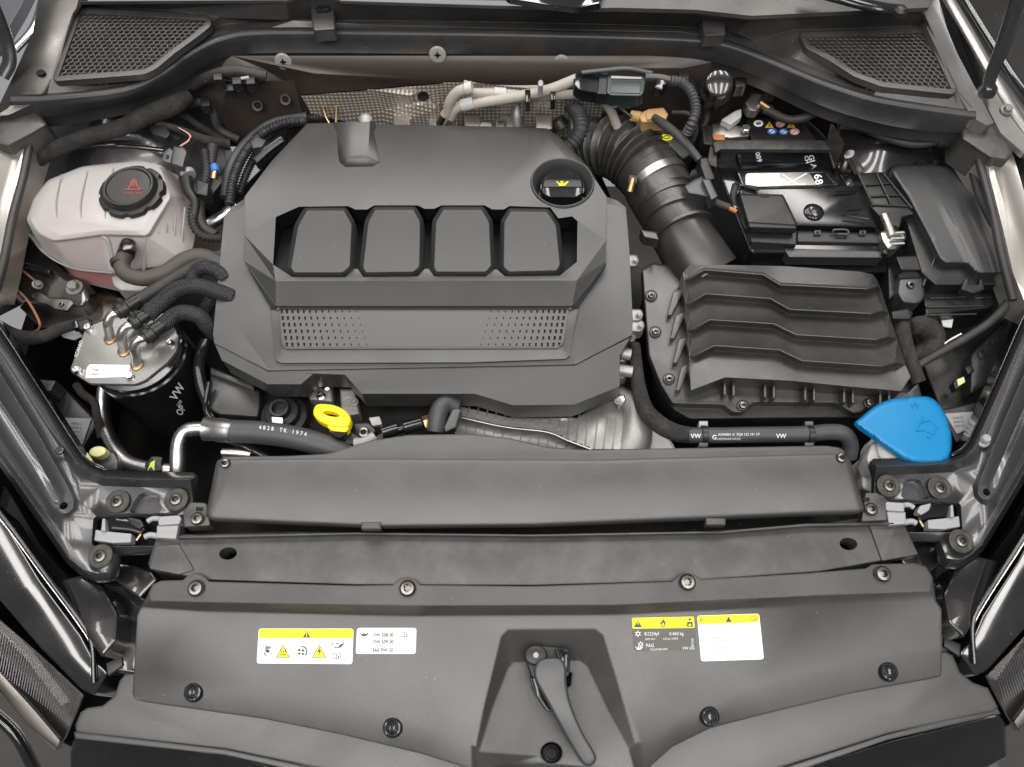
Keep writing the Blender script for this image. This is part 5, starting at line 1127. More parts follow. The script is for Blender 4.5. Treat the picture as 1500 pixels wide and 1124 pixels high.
for r_ in ribs:
    for dv, dz in ((-4, -.0025), (0, 0), (7, -.016), (13, -.014)):
        L_ = [(u, v + dv, zb + dz) for u, v in r_]; n_ = len(L_)
        L_[0] = (L_[0][0] + 5, L_[0][1], zb + dz * .6 - .005); L_[-1] = (L_[-1][0] - 4, L_[-1][1], zb + dz - .002)
        lines.append(L_)
for r_ in ribs: tube('rib_highlight_bead', [(u, v - .5, zb - .0012) for u, v in r_][:-1], .0013, M['box'], ab, n=6, raw=True)  # beads added along the rib edges to give bright highlight lines
relief('ribbed_lid', out, lines=lines, th=.03, m=M['box'], parent=ab, smooth=22)
bo = [(940, 395), (955, 385), (1005, 392), (1014, 560), (1012, 575), (1062, 556), (1330, 574), (1345, 560), (1352, 590), (1340, 606), (1275, 592), (1262, 605), (1250, 606), (1225, 591), (1105, 590), (1095, 598), (1088, 605), (1074, 605), (1060, 594), (985, 592), (968, 565), (950, 520), (945, 460)]
slab('housing_flange', bo, zb - .040, .012, M['box'], ab, r=4, b=.003)
slab('housing_body', [(950, 400), (1340, 560), (1335, 606), (1280, 612), (1010, 615), (985, 600), (960, 560)], zb - .055, .12, M['black'], ab, r=6, b=.004)
for k, u in enumerate((1062, 1121, 1180, 1237, 1290)):
    for d in (0, 13):
        a = u + d; v0 = 557 + (a - 1062) * .062
        slab('cross_rib', [(a - 2, v0 + 2), (a + 2, v0 + 2), (a + 2, v0 + 22), (a - 2, v0 + 22)], zb - .022, .022, M['box'], ab, r=1, b=.001)
for k, v in enumerate((428, 462, 498, 538)):
    slab('side_rib', [(986 + k * 4, v), (1000 + k * 3, v - 6), (1000 + k * 3, v + 2), (984 + k * 4, v + 34), (978 + k * 4, v + 34)], zb - .028, .02, M['box'], ab, r=1, b=.001)
for u, v in ((1088, 594), (1274, 590), (980, 555), (960, 486), (954, 433), (1332, 524)):
    slab('screw_boss', ell(u, v, 9, 8, 18), zb - .036, .02, M['box'], ab, b=.002); screw((u, v, zb - .034), ab, SMALLS, s=.9)
fp = sticker('cast_lettering_panel', [(1180, 590), (1245, 592), (1243, 608), (1180, 606)], ab.children[2], M['black'], ab, 1) if False else None
tube('duct', [(1034, 404, -.108), (1019, 378, -.096), (1001, 348, -.086), (985, 318, -.082), (966, 286, -.08), (955, 268, -.08)], [.054, .051, .049, .050, .051, .050], M['box'], ab, n=36, k=6)
for a, b_ in (((1003, 344, -.08), (1001, 340, -.08)), ((988, 322, -.08), (986, 317, -.08)), ((978, 303, -.08), (975, 297, -.08))):
    tube('duct_bead', [a, b_], .0525, M['box'], ab, n=36, raw=True)
slab('duct_tab', [(938, 336), (962, 340), (966, 352), (944, 348)], -.05, .02, M['box'], ab, r=2, b=.002)

ih = thing('intake_bellows', 'dusty black corrugated rubber air intake hose curving behind the engine cover', 'intake hose', (930, 240, -.07))
path = [(975, 292, -.08), (966, 276, -.08), (956, 262, -.079), (944, 246, -.078), (930, 232, -.077), (914, 220, -.078), (896, 214, -.085), (880, 214, -.1), (862, 222, -.12)]
tube('bellows', [P(*q) for q in path[2:]], [.053, .055, .056, .056, .055, .052, .050], M['dusty'], ih, corr=(.0130, .012), n=44)
tube('smooth_cuff', [P(*q) for q in path[:4]], [.051, .052, .053, .053], M['dusty'], ih, n=40)
tube('clamp_band', [P(966, 277, -.08), P(960, 268, -.08)], .0555, M['alu'], ih, n=40, raw=True)
A1 = P(928, 268, -.045)
tube('clamp_screw', [P(922, 282, -.045), P(927, 262, -.035)], .0055, M['brass'], ih, raw=True, n=12)
tube('clamp_screw', [P(926, 268, -.04), P(928, 258, -.034)], .0075, M['chrome'], ih, raw=True, n=6, smooth=20)
ms = thing('air_flow_sensor', 'dark air flow sensor plug with black cable on the intake duct', 'sensor', (1020, 275, -.03))
slab('sensor_head', [(1002, 272), (1018, 262), (1034, 256), (1046, 276), (1040, 290), (1022, 286), (1008, 284)], -.015, .03, M['fuse'], ms, r=3, b=.003)
slab('plug', [(1022, 232), (1036, 230), (1048, 262), (1034, 266)], -.008, .02, M['black'], ms, r=3, b=.002)
slab('plug_face', [(1028, 262), (1040, 262), (1052, 288), (1042, 294)], -.006, .02, M['fuse'], ms, r=2, b=.002)
tube('cable', [(958, 172, .0), (972, 182, .004), (990, 196, .004), (1008, 214, .002), (1024, 234, -.004)], [.006, .0075, .0075, .0065, .006], M['rubber2'], ms)
tube('orange_wire', [(1046, 296, -.03), (1062, 302, -.03), (1078, 310, -.035)], .0035, M['orange'], ms)
tube('wire_sleeve', [(1038, 290, -.028), (1052, 298, -.03), (1068, 304, -.032)], .006, M['rubber'], ms)

# ================================================================== REAR LINES
rl = thing('refrigerant_lines', 'cream sleeved refrigerant pipes running along the bulkhead above the heat shield', 'pipes', (750, 140, -.02))
def R3(u, v, y=.955): return Q(u, v, y)
tube('cream_pipe', [R3(640, 190), R3(655, 165), R3(660, 148), R3(672, 134), R3(690, 130)], .0085, M['cream'], rl, k=8)
tube('cream_pipe', [R3(660, 172), R3(670, 158), R3(700, 151), R3(750, 143), R3(800, 133), R3(845, 116)], .0085, M['cream'], rl, k=8)
tube('cream_pipe', [R3(690, 136, .965), R3(730, 137, .965), R3(790, 141, .965), R3(850, 138, .965), R3(876, 142, .96), R3(893, 160, .95), R3(904, 186, .94)], .0075, M['cream'], rl, k=8)
tube('white_ferrule', [R3(676, 155, .954), R3(694, 151, .954)], .0098, M['milky'], rl, raw=True)
tube('white_ferrule', [R3(724, 136, .964), R3(741, 137, .964)], .0088, M['milky'], rl, raw=True)
tube('white_ferrule', [R3(682, 130, .954), R3(692, 128, .954)], .0095, M['milky'], rl, raw=True)
tube('brass_end', [R3(640, 192), R3(652, 168)], .0085, M['brass'], rl, raw=True)
for u, v in ((773, 140), (810, 137)):
    slab('pipe_clip', [(u - 4, v - 8), (u + 4, v - 9), (u + 4, v + 9), (u - 3, v + 10)], R3(u, v)[2] + .012, .02, M['gloss'], rl, b=.001)
slab('stud_clip', ell(792, 122, 4, 5, 12), R3(792, 122)[2] + .014, .02, M['latch'], rl, b=.001)
tube('thin_pipe', [R3(680, 120, 1.0), R3(708, 126, .99), R3(760, 128, .99), R3(840, 126, .99)], .003, M['cream'], rl)
tube('steel_pipe', [R3(884, 144, .95), R3(900, 152, .95), R3(925, 172, .94)], .003, M['steel'], rl)
tube('white_collar', [R3(896, 148, .95), R3(903, 153, .95)], .006, M['white'], rl, raw=True)
cb = thing('coolant_control_unit', 'flat dark green sensor box with grey rim hanging on the bulkhead behind the intake hose', 'control box', (915, 125, .02))
zz = R3(915, 125, .94)[2] + .008
slab('black_socket', [(840, 112), (850, 107), (880, 106), (886, 112), (884, 138), (848, 132), (840, 124)], zz - .004, .02, M['gloss'], cb, r=3, b=.002)
slab('connector_block', [(878, 105), (892, 105), (890, 139), (874, 138)], zz - .002, .02, M['black'], cb, r=2, b=.002)
gbx = slab('green_box', [(892, 108), (942, 110), (947, 114), (944, 136), (938, 142), (894, 141), (887, 135), (889, 112)], zz, .02, M['green'], cb, r=4, b=.003)
slab('grey_rim', [(895, 111), (940, 113), (940, 116), (895, 115)], zz + .0015, .002, M['latch'], cb, r=1, b=.0005)
slab('inset_face', [(895, 118), (940, 119), (938, 137), (893, 136)], zz + .001, .002, M['green'], cb, r=2, b=.0005)
tube('top_bracket', [(852, 107, zz), (880, 104, zz + .004), (920, 101, zz + .006), (955, 108, zz)], .004, M['fuse'], cb)
tube('grey_tube', [(945, 113, zz), (966, 114, zz), (984, 118, zz)], .006, M['fuse'], cb)
slab('plug', [(962, 108), (975, 108), (978, 124), (960, 128)], zz + .002, .02, M['gloss'], cb, r=2, b=.002)
slab('white_tab', [(960, 126), (971, 122), (970, 130)], zz + .004, .003, M['latch'], cb, b=0)
t = tube('ribbed_hose', [(980, 118, zz), (1000, 122, zz - .005), (1014, 138, zz - .01), (1019, 160, zz - .02), (1014, 180, zz - .03), (1006, 196, zz - .05)], .0085, M['rubber2'], corr=(.0055, .002)); tag(t, 'grey ribbed loom arching down from the green sensor box', 'wiring harness')
t = tube('breather_hose', [(826, 222, -.05), (842, 206, -.035), (851, 188, -.025), (848, 168, -.025), (834, 152, -.035)], .0135, M['rubber2'], corr=(.0065, .0026)); tag(t, 'thick grey corrugated breather hose at the top right of the cover', 'hose')
tc = thing('tan_connector', 'tan plastic connector lying above the corrugated intake hose', 'connector', (950, 172, .0))
slab('connector_body', [(934, 168), (950, 160), (972, 158), (979, 168), (974, 178), (940, 180)], -.012, .02, M['tan'], tc, r=2, b=.003)
tube('connector_nose', [(924, 170, -.02), (938, 172, -.018)], .009, M['tan'], tc, raw=True, n=10)
slab('latch_tab', [(946, 166), (958, 164), (960, 174), (948, 176)], -.009, .004, M['tan'], tc, r=1, b=.001)
ys = thing('hose_cover', 'black moulded cover with a round yellow sticker beside the intake hose', 'cover', (985, 205, -.03))
hcv = slab('moulded_cover', [(958, 196), (985, 186), (1012, 196), (1020, 224), (1000, 236), (985, 222)], -.045, .04, M['black'], ys, r=6, b=.006)
slab('yellow_sticker', ell(977, 201, 8.5, 5, 20, 5), -.0445, .001, M['labelyellow'], ys, b=0)
ym = [(u, v) for u, v in ell(977, 201, 5, 2.5, 14)]
ring2('print_mark', 977, 201, 5, 1, ys.children[1], M['greyink'], ys, b=2.8)
for i, (a, b_, z_, r_) in enumerate(((755, 172, -.05, 1), (742, 160, -.045, 1.2), (766, 186, -.055, .8))):
    pass
va = thing('vacuum_valve', 'bright metal valve and bracket poking up behind the cover centre', 'valve', (745, 175, -.04))
slab('valve_body', [(725, 174), (742, 174), (742, 189), (724, 189)], -.040, .03, M['chrome'], va, r=2, b=.003)
slab('valve_window', [(729, 177), (739, 177), (739, 185), (729, 185)], -.0385, .002, M['steel'], va, r=1, b=.0005)
tube('valve_pin', [(758, 190, -.05), (757, 168, -.03), (757, 154, -.02)], [.006, .0075, .0045], M['cast'], va)
slab('valve_arm', [(748, 160), (766, 158), (768, 170), (748, 172)], -.045, .02, M['cast'], va, r=3, b=.003)
slab('grey_bracket', [(772, 160), (800, 160), (812, 190), (768, 190)], -.075, .02, M['steel'], va, r=3, b=.003)
tube('round_port', [(815, 176, -.05), (822, 186, -.06)], [.013, .016], M['black'], va, raw=True)
slab('wire_guide', [(700, 186), (706, 178), (720, 180), (722, 188)], -.040, .01, M['cast'], va, r=2, b=.002)
dome = lathe('plug_cap', [(.0005, .012), (.006, .011), (.011, .006), (.012, .0)], (536, 177, -.022), M['cast'], va, n=20)

# ================================================================== BATTERY
bt = thing('battery', 'black car battery in its case with round hazard stickers and a pale carton of labels', 'battery', (1170, 270, -.08))
bk = slab('battery_case', [(1028, 190), (1080, 168), (1178, 168), (1200, 190), (1240, 232), (1260, 262), (1292, 372), (1100, 372), (1070, 300)], -.062, .14, M['gloss'], bt, r=5, b=.004)
bkt = slab('rear_top', [(1092, 172), (1172, 174), (1196, 206), (1100, 206)], -.052, .02, M['black'], bt, r=3, b=.002)
for u, v, mm, tr_ in ((1111, 181, 'white', 0), (1127, 183, 'amber', 1), (1143, 182, 'pink', 0), (1159, 183, 'amber', 1), (1131, 192.5, 'navy', 0), (1148, 193, 'navy', 0), (1164, 193, 'pink', 0)):
    if tr_: tri(u, v, 6.5, M[mm], bt, bkt, .001, 'hazard_sticker', .8); line2('hazard_mark', (u, v - 1), (u, v + 3), 1.4, bkt, M['ink'], bt, .0016)
    else:
        poly('hazard_sticker', ell(u, v, 7, 4.8, 20), bkt, M[mm], bt, .001)
        poly('hazard_mark', ell(u, v, 4.2, 2.6, 14), bkt, M['white'] if mm != 'white' else M['latch'], bt, .0013); line2('hazard_mark', (u - 3, v + 1.5), (u + 3, v - 1.5), 1.6, bkt, M['navy'] if mm == 'navy' else M['redink'] if mm == 'pink' else M['greyink'], bt, .0016)
p1 = slab('label_panel', [(1078, 223), (1195, 222), (1202, 240), (1084, 244)], -.054, .012, M['gloss'], bt, r=4, b=.002)
lettering('GLA', (1184, 228), 11, p1, M['whiteink'], bt, rot=75, bold=True); lettering('CH', (1178, 229), 8, p1, M['whiteink'], bt, rot=75, bold=True); lettering('009', (1106, 224), 10, p1, M['whiteink'], bt, rot=75, bold=True)
p2 = slab('label_panel', [(1078, 250), (1216, 250), (1232, 272), (1088, 276)], -.050, .014, M['gloss'], bt, r=5, b=.002)
p2b = sticker('silver_label', [(1092, 254), (1208, 252), (1224, 270), (1092, 274)], p2, M['alu'], bt, 5, .0008)
sticker('black_patch', [(1186, 253.5), (1208, 252.5), (1223, 270), (1196, 270.5)], p2, M['gloss'], bt, 1, .0012)
lettering('68', (1192, 256), 16, p2, M['whiteink'], bt, rot=78, bold=True, off=.0018)
sticker('white_patch', [(1125, 254), (1142, 254), (1143, 270), (1128, 270)], p2, M['white'], bt, 0, .0013)
for a, b_ in (((1145, 255), (1170, 271)), ((1152, 270), (1182, 254)), ((1150, 271), (1180, 270))): line2('diagram', a, b_, 1.5, p2, M['white'], bt, .0014)
for u in (1101, 1117): ring2('recycling_mark', u, 264, 6, 1.3, p2, M['white'], bt, .0014, b=4.5)
lettering('Pb', (1112, 268), 6, p2, M['white'], bt, rot=0, bold=True, off=.0018)
bs_ = thing('battery_bracket', 'grey flat metal strap and upright end plate across the battery', 'bracket', (1140, 214, -.03))
slab('strap', [(1044, 208), (1054, 205), (1212, 206), (1222, 212), (1218, 220), (1056, 219), (1048, 224)], -.022, .006, M['washer'], bs_, r=2, b=.0012)
slab('strap_leg', [(1040, 214), (1050, 212), (1050, 246), (1036, 240)], -.03, .03, M['washer'], bs_, r=2, b=.001)
relief('end_plate', [(1217, 182, .01), (1221, 182, .01), (1237, 210, .004), (1236, 214, .0), (1224, 246, -.045), (1221, 246, -.045), (1212, 212, -.02), (1212, 206, -.015)], th=.003, m=M['washer'], parent=bs_)
tm = thing('battery_terminal', 'pale metal battery clamp with nuts and white cable lug at the back', 'terminal', (1080, 190, -.02))
slab('clamp', [(1042, 182), (1060, 178), (1076, 182), (1096, 188), (1098, 200), (1070, 203), (1044, 200)], -.035, .02, M['alu'], tm, r=3, b=.003)
slab('clamp_arm', [(1056, 176), (1078, 162), (1086, 160), (1086, 172), (1070, 184)], -.022, .01, M['milky'], tm, r=2, b=.002)
slab('lug', [(1090, 150), (1102, 134), (1118, 138), (1122, 148), (1108, 164), (1096, 162)], -.012, .014, M['alu'], tm, r=3, b=.003)
tube('brass_stud', [(1112, 150, -.01), (1130, 162, -.02)], .006, M['brass'], tm, raw=True)
lathe('nut', [(.0005, .007), (.006, .007), (.007, .006), (.007, 0)], (1092, 191, -.03), M['chrome'], tm, n=24, lobes={1: (6, .06), 2: (6, .06), 3: (6, .06)})
slab('red_insulator', [(1042, 196), (1062, 198), (1062, 206), (1046, 205)], -.034, .01, M['orange'], tm, r=1, b=.001)
slab('black_holder', [(1028, 186), (1042, 182), (1046, 214), (1030, 212)], -.03, .04, M['black'], tm, r=3, b=.003)
t = tube('earth_cable', [(1120, 160, -.02), (1160, 176, -.015), (1210, 160, .0), (1240, 150, .01)], .007, M['rubber']); tag(t, 'black cable running from the battery clamp under the cowl edge', 'cable')

bc = thing('battery_cover', 'glossy black hinged plastic cover over the front of the battery', 'battery cover', (1190, 320, -.05))
gl2 = slab('gloss_lid', [(1082, 276), (1262, 272), (1270, 290), (1286, 334), (1168, 331), (1098, 331), (1086, 300)], plane((1180, 272, -.040), (1181, 272, -.040), (1180, 334, -.046)), .02, M['gloss'], bc, r=4, b=.003)
slab('matt_flap', [(1083, 284), (1147, 285), (1156, 303), (1168, 328), (1166, 334), (1097, 331), (1094, 322)], -.036, .01, M['black'], bc, r=3, b=.003)
slab('flap_lip', [(1096, 325), (1166, 329), (1168, 336), (1097, 334)], -.032, .01, M['black'], bc, r=2, b=.003)
slab('flap_front', [(1097, 336), (1168, 338), (1167, 359), (1100, 355)], -.050, .03, M['black'], bc, r=2, b=.002)
slab('flap_notch', [(1114, 284), (1126, 284), (1127, 289), (1115, 289)], -.0355, .001, M['deep'], bc, b=0)
slab('front_face', [(1168, 337), (1286, 341), (1294, 357), (1168, 355)], -.056, .02, M['black'], bc, r=2, b=.002)
for u in (1198, 1264):
    slab('latch_square', [(u - 5, 337), (u + 5, 337), (u + 5, 344), (u - 5, 344)], -.052, .004, M['fuse'], bc, r=1, b=.001); slab('latch_window', [(u - 2.5, 339), (u + 2.5, 339), (u + 2.5, 342.5), (u - 2.5, 342.5)], -.0515, .001, M['deep'], bc, b=0)
tube('handle', [(1220, 341, -.052), (1222, 337, -.048), (1240, 337, -.048), (1242, 343, -.050), (1226, 343, -.050)], .0018, M['fuse'], bc, n=8)
for (a, b_), w_ in ((((1238, 309), (1262, 307)), 2), (((1240, 316), (1272, 321)), 2), (((1223, 281), (1256, 279)), 2.5), (((1083, 271), (1110, 275)), 3), (((1076, 268), (1112, 279)), 3)):
    tube('rib', [(a, 0, 0) if False else (*a, -.036), (*b_, -.037)], .0014 * w_ / 2, M['gloss'], bc, n=6, raw=True)
lathe('centre_dimple', [(.0005, -.001), (.004, -.001), (.005, .001), (.009, .0008), (.013, .0002), (.016, -.002)], (1193, 309, -.0405), M['gloss'], bc, n=28)
slab('grey_bar', [(1148, 364), (1292, 368), (1292, 378), (1156, 377)], -.060, .02, M['fuse'], bc, r=1, b=.001)
slab('tray_front', [(1090, 358), (1300, 372), (1300, 400), (1100, 395)], -.10, .06, M['deep'], bc, r=3, b=.002)
tube('side_cable', [(1078, 270, -.05), (1074, 290, -.06), (1080, 310, -.07), (1090, 340, -.08), (1100, 372, -.1)], .006, M['rubber'], bc)

ct2 = thing('cable_tray', 'black ribbed plastic cable tray between battery and fuse box', 'cable tray', (1300, 300, -.04))
slab('tray', [(1257, 254), (1293, 252), (1304, 262), (1332, 304), (1340, 314), (1322, 318), (1318, 334), (1296, 326), (1276, 304)], -.034, .02, M['black'], ct2, r=3, b=.002)
for a, b_ in (((1264, 272), (1308, 268)), ((1271, 288), (1318, 286)), ((1278, 300), (1330, 302))): tube('tray_rib', [(*a, -.032), (*b_, -.032)], .0015, M['black'], ct2, n=6, raw=True)
for a, b_ in (((1293, 253), (1336, 306)), ((1257, 254), (1280, 302)), ((1284, 254), (1306, 300))): tube('tray_edge', [(*a, -.032), (*b_, -.032)], .002, M['black'], ct2, n=6, raw=True)
cl2 = thing('positive_clamp', 'bright zinc clamp and rod at the front right of the battery', 'clamp', (1305, 340, -.05))
tube('rod', [(1294, 314, -.035), (1300, 328, -.04), (1306, 346, -.045)], .0075, M['alu'], cl2)
slab('clamp_block', [(1288, 340), (1298, 336), (1326, 338), (1328, 350), (1312, 366), (1300, 366), (1292, 354)], -.045, .02, M['alu'], cl2, r=4, b=.004)
for v in (342, 350, 358): tube('fin', [(1306, v, -.040), (1324, v - 1, -.040)], .0025, M['alu'], cl2, n=8, raw=True)
slab('hook', [(1296, 362), (1304, 362), (1300, 374), (1292, 370)], -.05, .02, M['black'], cl2, r=2, b=.002)
tube('rear_rod', [(1244, 226, -.01), (1252, 240, -.03), (1258, 250, -.04)], .008, M['alu'], cl2)
tube('rear_knob', [(1240, 236, -.03), (1236, 248, -.04), (1242, 252, -.045)], .007, M['steel'], cl2)
jb = thing('junction_block', 'small black junction block hanging in front of the battery corner', 'junction block', (1330, 410, -.08))
slab('block_top', [(1312, 376), (1348, 374), (1362, 390), (1358, 396), (1320, 396)], -.052, .02, M['black'], jb, r=2, b=.002)
slab('block_face', [(1318, 398), (1340, 392), (1354, 400), (1354, 438), (1344, 446), (1322, 444), (1314, 430)], -.060, .05, M['fuse'], jb, r=6, b=.004)
slab('block_slot', [(1316, 402), (1352, 400), (1352, 406), (1316, 408)], -.0575, .002, M['deep'], jb, b=0)
screw((1334, 418, -.058), jb, SMALLS, s=1.0)
slab('side_arm', [(1300, 392), (1314, 384), (1316, 430), (1302, 440)], -.075, .05, M['black'], jb, r=3, b=.003)
tube('gasket', [(1362, 330, -.05), (1372, 350, -.05), (1370, 376, -.05), (1360, 400, -.055), (1352, 420, -.06)], .003, M['gloss'], jb, n=8)

# ================================================================== FUSE BOX
fb = thing('fuse_box', 'large dark fuse box lid with a diagonal raised crease, next to the right wing', 'fuse box', (1400, 330, -.06))
ZF = -.028
fo = [(1305, 252), (1308, 244), (1318, 241), (1400, 243), (1416, 246), (1426, 256), (1440, 292), (1479, 396), (1477, 401), (1431, 402), (1424, 396), (1414, 387), (1384, 387), (1374, 378), (1362, 350), (1326, 284)]
cr = [(1368, 292), (1374, 293), (1400, 350), (1432, 400)]
def sst(x): x = min(max(x, 0), 1); return x * x * (3 - 2 * x)
def zf(u, v):
    d = ((u - 1366) * 112 - (v - 290) * 56) / 125.2
    return ZF - (v - 250) * .00006 + .0045 * sst(d / 14) * sst((v - 284) / 80)
fo_r = rc(fo, 4); oi = offs(fo_r, 5); om = offs(fo_r, 1.6)
relief('lid', [(a, b, zf(a, b) - .007) for a, b in fo_r], lines=[[(a, b, zf(a, b)) for a, b in list(oi) + [oi[0]]], [(a, b, zf(a, b) - .002) for a, b in list(om) + [om[0]]],
       [(1366, 292, zf(1366, 292)), (1412, 384, zf(1412, 384))], [(1376, 292, zf(1376, 292)), (1424, 390, zf(1424, 390))]], th=.02, m=M['fuse'], parent=fb, smooth=60, zfun=zf, step=4)
slab('lid_skirt', [(1326, 288), (1362, 356), (1376, 386), (1384, 392), (1414, 392), (1426, 406), (1476, 405), (1474, 418), (1370, 418), (1350, 400), (1320, 300)], ZF - .022, .03, M['black'], fb, r=3, b=.002)
slab('box_body', [(1330, 300), (1480, 400), (1466, 440), (1448, 452), (1356, 462), (1350, 420)], ZF - .05, .10, M['black'], fb, r=3, b=.003)
slab('hinge_tab', [(1347, 236), (1353, 234), (1356, 240), (1366, 240), (1369, 234), (1374, 237), (1372, 246), (1349, 246)], ZF - .002, .01, M['black'], fb, r=1, b=.001)
slab('corner_tab', [(1393, 222), (1404, 220), (1408, 238), (1394, 240)], ZF + .004, .03, M['black'], fb, r=1, b=.001)
slab('front_clip', [(1414, 408), (1418, 406), (1420, 416), (1434, 418), (1436, 408), (1440, 410), (1442, 424), (1426, 430), (1408, 424)], ZF - .012, .012, M['black'], fb, r=1, b=.001)
for a, b_, v0 in ((1362, 1414, 437), (1428, 1455, 437), (1356, 1440, 450), (1354, 1430, 462)): tube('moulded_rib', [(a, v0, ZF - .048), (b_, v0 - 2, ZF - .048)], .0014, M['box'], fb, n=6, raw=True)
lidf = bpy.data.objects['lid']
for q in (((1437, 373), (1455, 372)), ((1455, 372), (1458, 386)), ((1437, 373), (1440, 386)), ((1440, 386), (1458, 386)), ((1443, 390), (1444, 394)), ((1449, 390), (1450, 394)), ((1455, 389), (1456, 393)), ((1357, 256), (1364, 256)), ((1371, 253), (1380, 254)), ((1372, 258), (1380, 258))):
    line2('embossed_mark', q[0], q[1], 1.1, lidf, M['box'], fb, .0006)
rc_ = thing('release_cable', 'long black cable curving around the right side of the fuse box', 'cable', (1470, 380, -.05))
tube('cable', [(1230, 184, .0), (1262, 188, .0), (1300, 203, -.002), (1340, 212, -.002), (1380, 208, .0), (1408, 220, .0), (1424, 250, -.006), (1436, 290, -.012), (1456, 330, -.02), (1476, 370, -.025), (1486, 405, -.035), (1478, 440, -.05), (1452, 470, -.06), (1420, 492, -.07), (1380, 515, -.08), (1340, 538, -.10)], .0062, M['rubber'], rc_, k=6)
tube('grommet', [(1372, 208, .0), (1392, 209, .001)], .009, M['black'], rc_, raw=True)
tube('second_cable', [(1408, 208, .005), (1426, 238, .0), (1440, 276, -.008), (1452, 312, -.015)], .005, M['rubber'], rc_)
rt = thing('right_wheel_arch', 'shiny black domed inner wheel arch under the right cowl end', 'wheel arch', (1300, 220, -.03))
def ztr(u, v): return -.062 + .042 * math.exp(-(((u - 1292) / 66) ** 2 + ((v - 200) / 56) ** 2)) + .022 * math.exp(-(((u - 1370) / 50) ** 2 + ((v - 190) / 50) ** 2))
relief('arch_shell', [(a, b, ztr(a, b)) for a, b in [(1225, 178), (1260, 168), (1300, 176), (1420, 196), (1430, 215), (1440, 300), (1400, 300), (1300, 290), (1250, 290), (1222, 240)]], th=.05, m=M['tower'], parent=rt, zfun=ztr, step=6, smooth=80)
rs = thing('right_side_lining', 'dark plastic lining with clips low between fuse box and right inner wing', 'lining', (1420, 540, -.12))
slab('lining', [(1330, 480), (1420, 470), (1520, 400), (1560, 450), (1500, 560), (1440, 640), (1400, 660), (1360, 560)], -.14, .05, M['black'], rs, r=10, b=.006)
slab('lining_step', [(1420, 520), (1500, 440), (1520, 470), (1450, 560), (1420, 580)], -.11, .04, M['black'], rs, r=8, b=.006)
slab('white_scrap', [(1378, 466), (1397, 464), (1394, 480), (1382, 478)], -.105, .002, M['white'], rs, b=0)
slab('white_scrap', [(1368, 474), (1374, 470), (1372, 484), (1366, 486)], -.105, .002, M['latch'], rs, b=0)
tube('silver_strip', [(1362, 520, -.09), (1390, 500, -.085), (1408, 490, -.08)], .003, M['alu'], rs, n=8)
slab('yellow_corner', [(1402, 556), (1412, 552), (1414, 560), (1404, 566)], -.105, .004, M['paleyellow'], rs, b=.001)
for k in range(5): slab('lining_clip', [(1395 + k * 18, 560 - k * 22), (1405 + k * 18, 556 - k * 22), (1410 + k * 18, 566 - k * 22), (1400 + k * 18, 572 - k * 22)], -.108, .012, M['black'], rs, r=2, b=.002)
th_ = thing('taped_bundle', 'fat cloth taped cable bundle with black clamp beside the air filter box', 'wiring harness', (1345, 490, -.09))
tube('bundle', [(1322, 462, -.07), (1322, 488, -.075), (1330, 520, -.085), (1345, 560, -.10)], [.011, .012, .012, .011], M['tape'], th_)
tube('bundle', [(1334, 480, -.07), (1350, 478, -.07), (1366, 490, -.08), (1362, 508, -.09), (1340, 520, -.1)], [.012, .016, .017, .015, .012], M['tape'], th_)
slab('clamp', [(1306, 456), (1330, 452), (1338, 458), (1334, 468), (1308, 468)], -.055, .02, M['black'], th_, r=2, b=.002)

# ================================================================== COOLANT HOSE, WASHER CAP
chs = thing('coolant_hose', 'dark hose with woven sleeve curving along the back of the radiator cover', 'hose', (1080, 638, -.07))
tube('woven_sleeve', [(930, 505, -.09), (932, 535, -.088), (936, 570, -.086), (946, 602, -.082), (966, 622, -.078), (990, 634, -.074), (1014, 638, -.072)], [.008, .0095, .011, .0125, .013, .0125, .0115], M['tape'], chs, n=20)
hz = tube('rubber_hose', [(1008, 638, -.072), (1060, 638, -.070), (1120, 637, -.070), (1180, 636, -.070), (1215, 633, -.070), (1236, 636, -.073), (1245, 650, -.085), (1243, 670, -.10)], .0115, M['rubber2'], chs, n=24)
for u in (1030, 1185):
    tube('hose_clip', [(u - 3, 637.5, -.070), (u + 5, 637.5, -.070)], .0135, M['black'], chs, raw=True, n=20)
    slab('clip_ear', [(u - 6, 617), (u + 7, 617), (u + 7, 627), (u - 6, 627)], -.068, .01, M['latch'] if u < 1100 else M['box'], chs, r=1, b=.001)
    slab('clip_foot', [(u - 6, 648), (u + 8, 648), (u + 7, 655), (u - 6, 655)], -.066, .008, M['box'], chs, r=1, b=.001)
for t_, x, y, s_, bd in (('VW', 1012, 642, 9, True), ('G', 1043, 644, 9.5, True), ('KDF0001 A  5Q0 122 101 CF', 1052, 638.5, 5.0, False), ('>EPDM/AR<03/20', 1050, 645, 4.6, False), ('VW', 1137, 642, 9, True)):
    lettering(t_, (x, y), s_, hz, M['whiteink'], chs, rot=-.5, bold=bd, sx=1.0)
tube('branch_fitting', [(906, 517, -.08), (924, 520, -.08)], .009, M['cast'], chs, raw=True); tube('branch_fitting', [(906, 542, -.085), (926, 545, -.085)], .009, M['cast'], chs, raw=True)
wc = thing('washer_filler_cap', 'bright blue domed washer fluid cap with embossed windscreen symbol', 'washer cap', (1325, 640, -.06))
bo_ = smooth_line([(1254, 621), (1262, 611), (1285, 593), (1310, 584), (1340, 581), (1362, 582), (1376, 593), (1388, 615), (1394, 640), (1393, 662), (1387, 674), (1372, 679), (1350, 679), (1328, 674), (1306, 660), (1280, 641)], 3, True)
bo_ = [q[:2] for q in bo_]
BP = np.array(bo_)
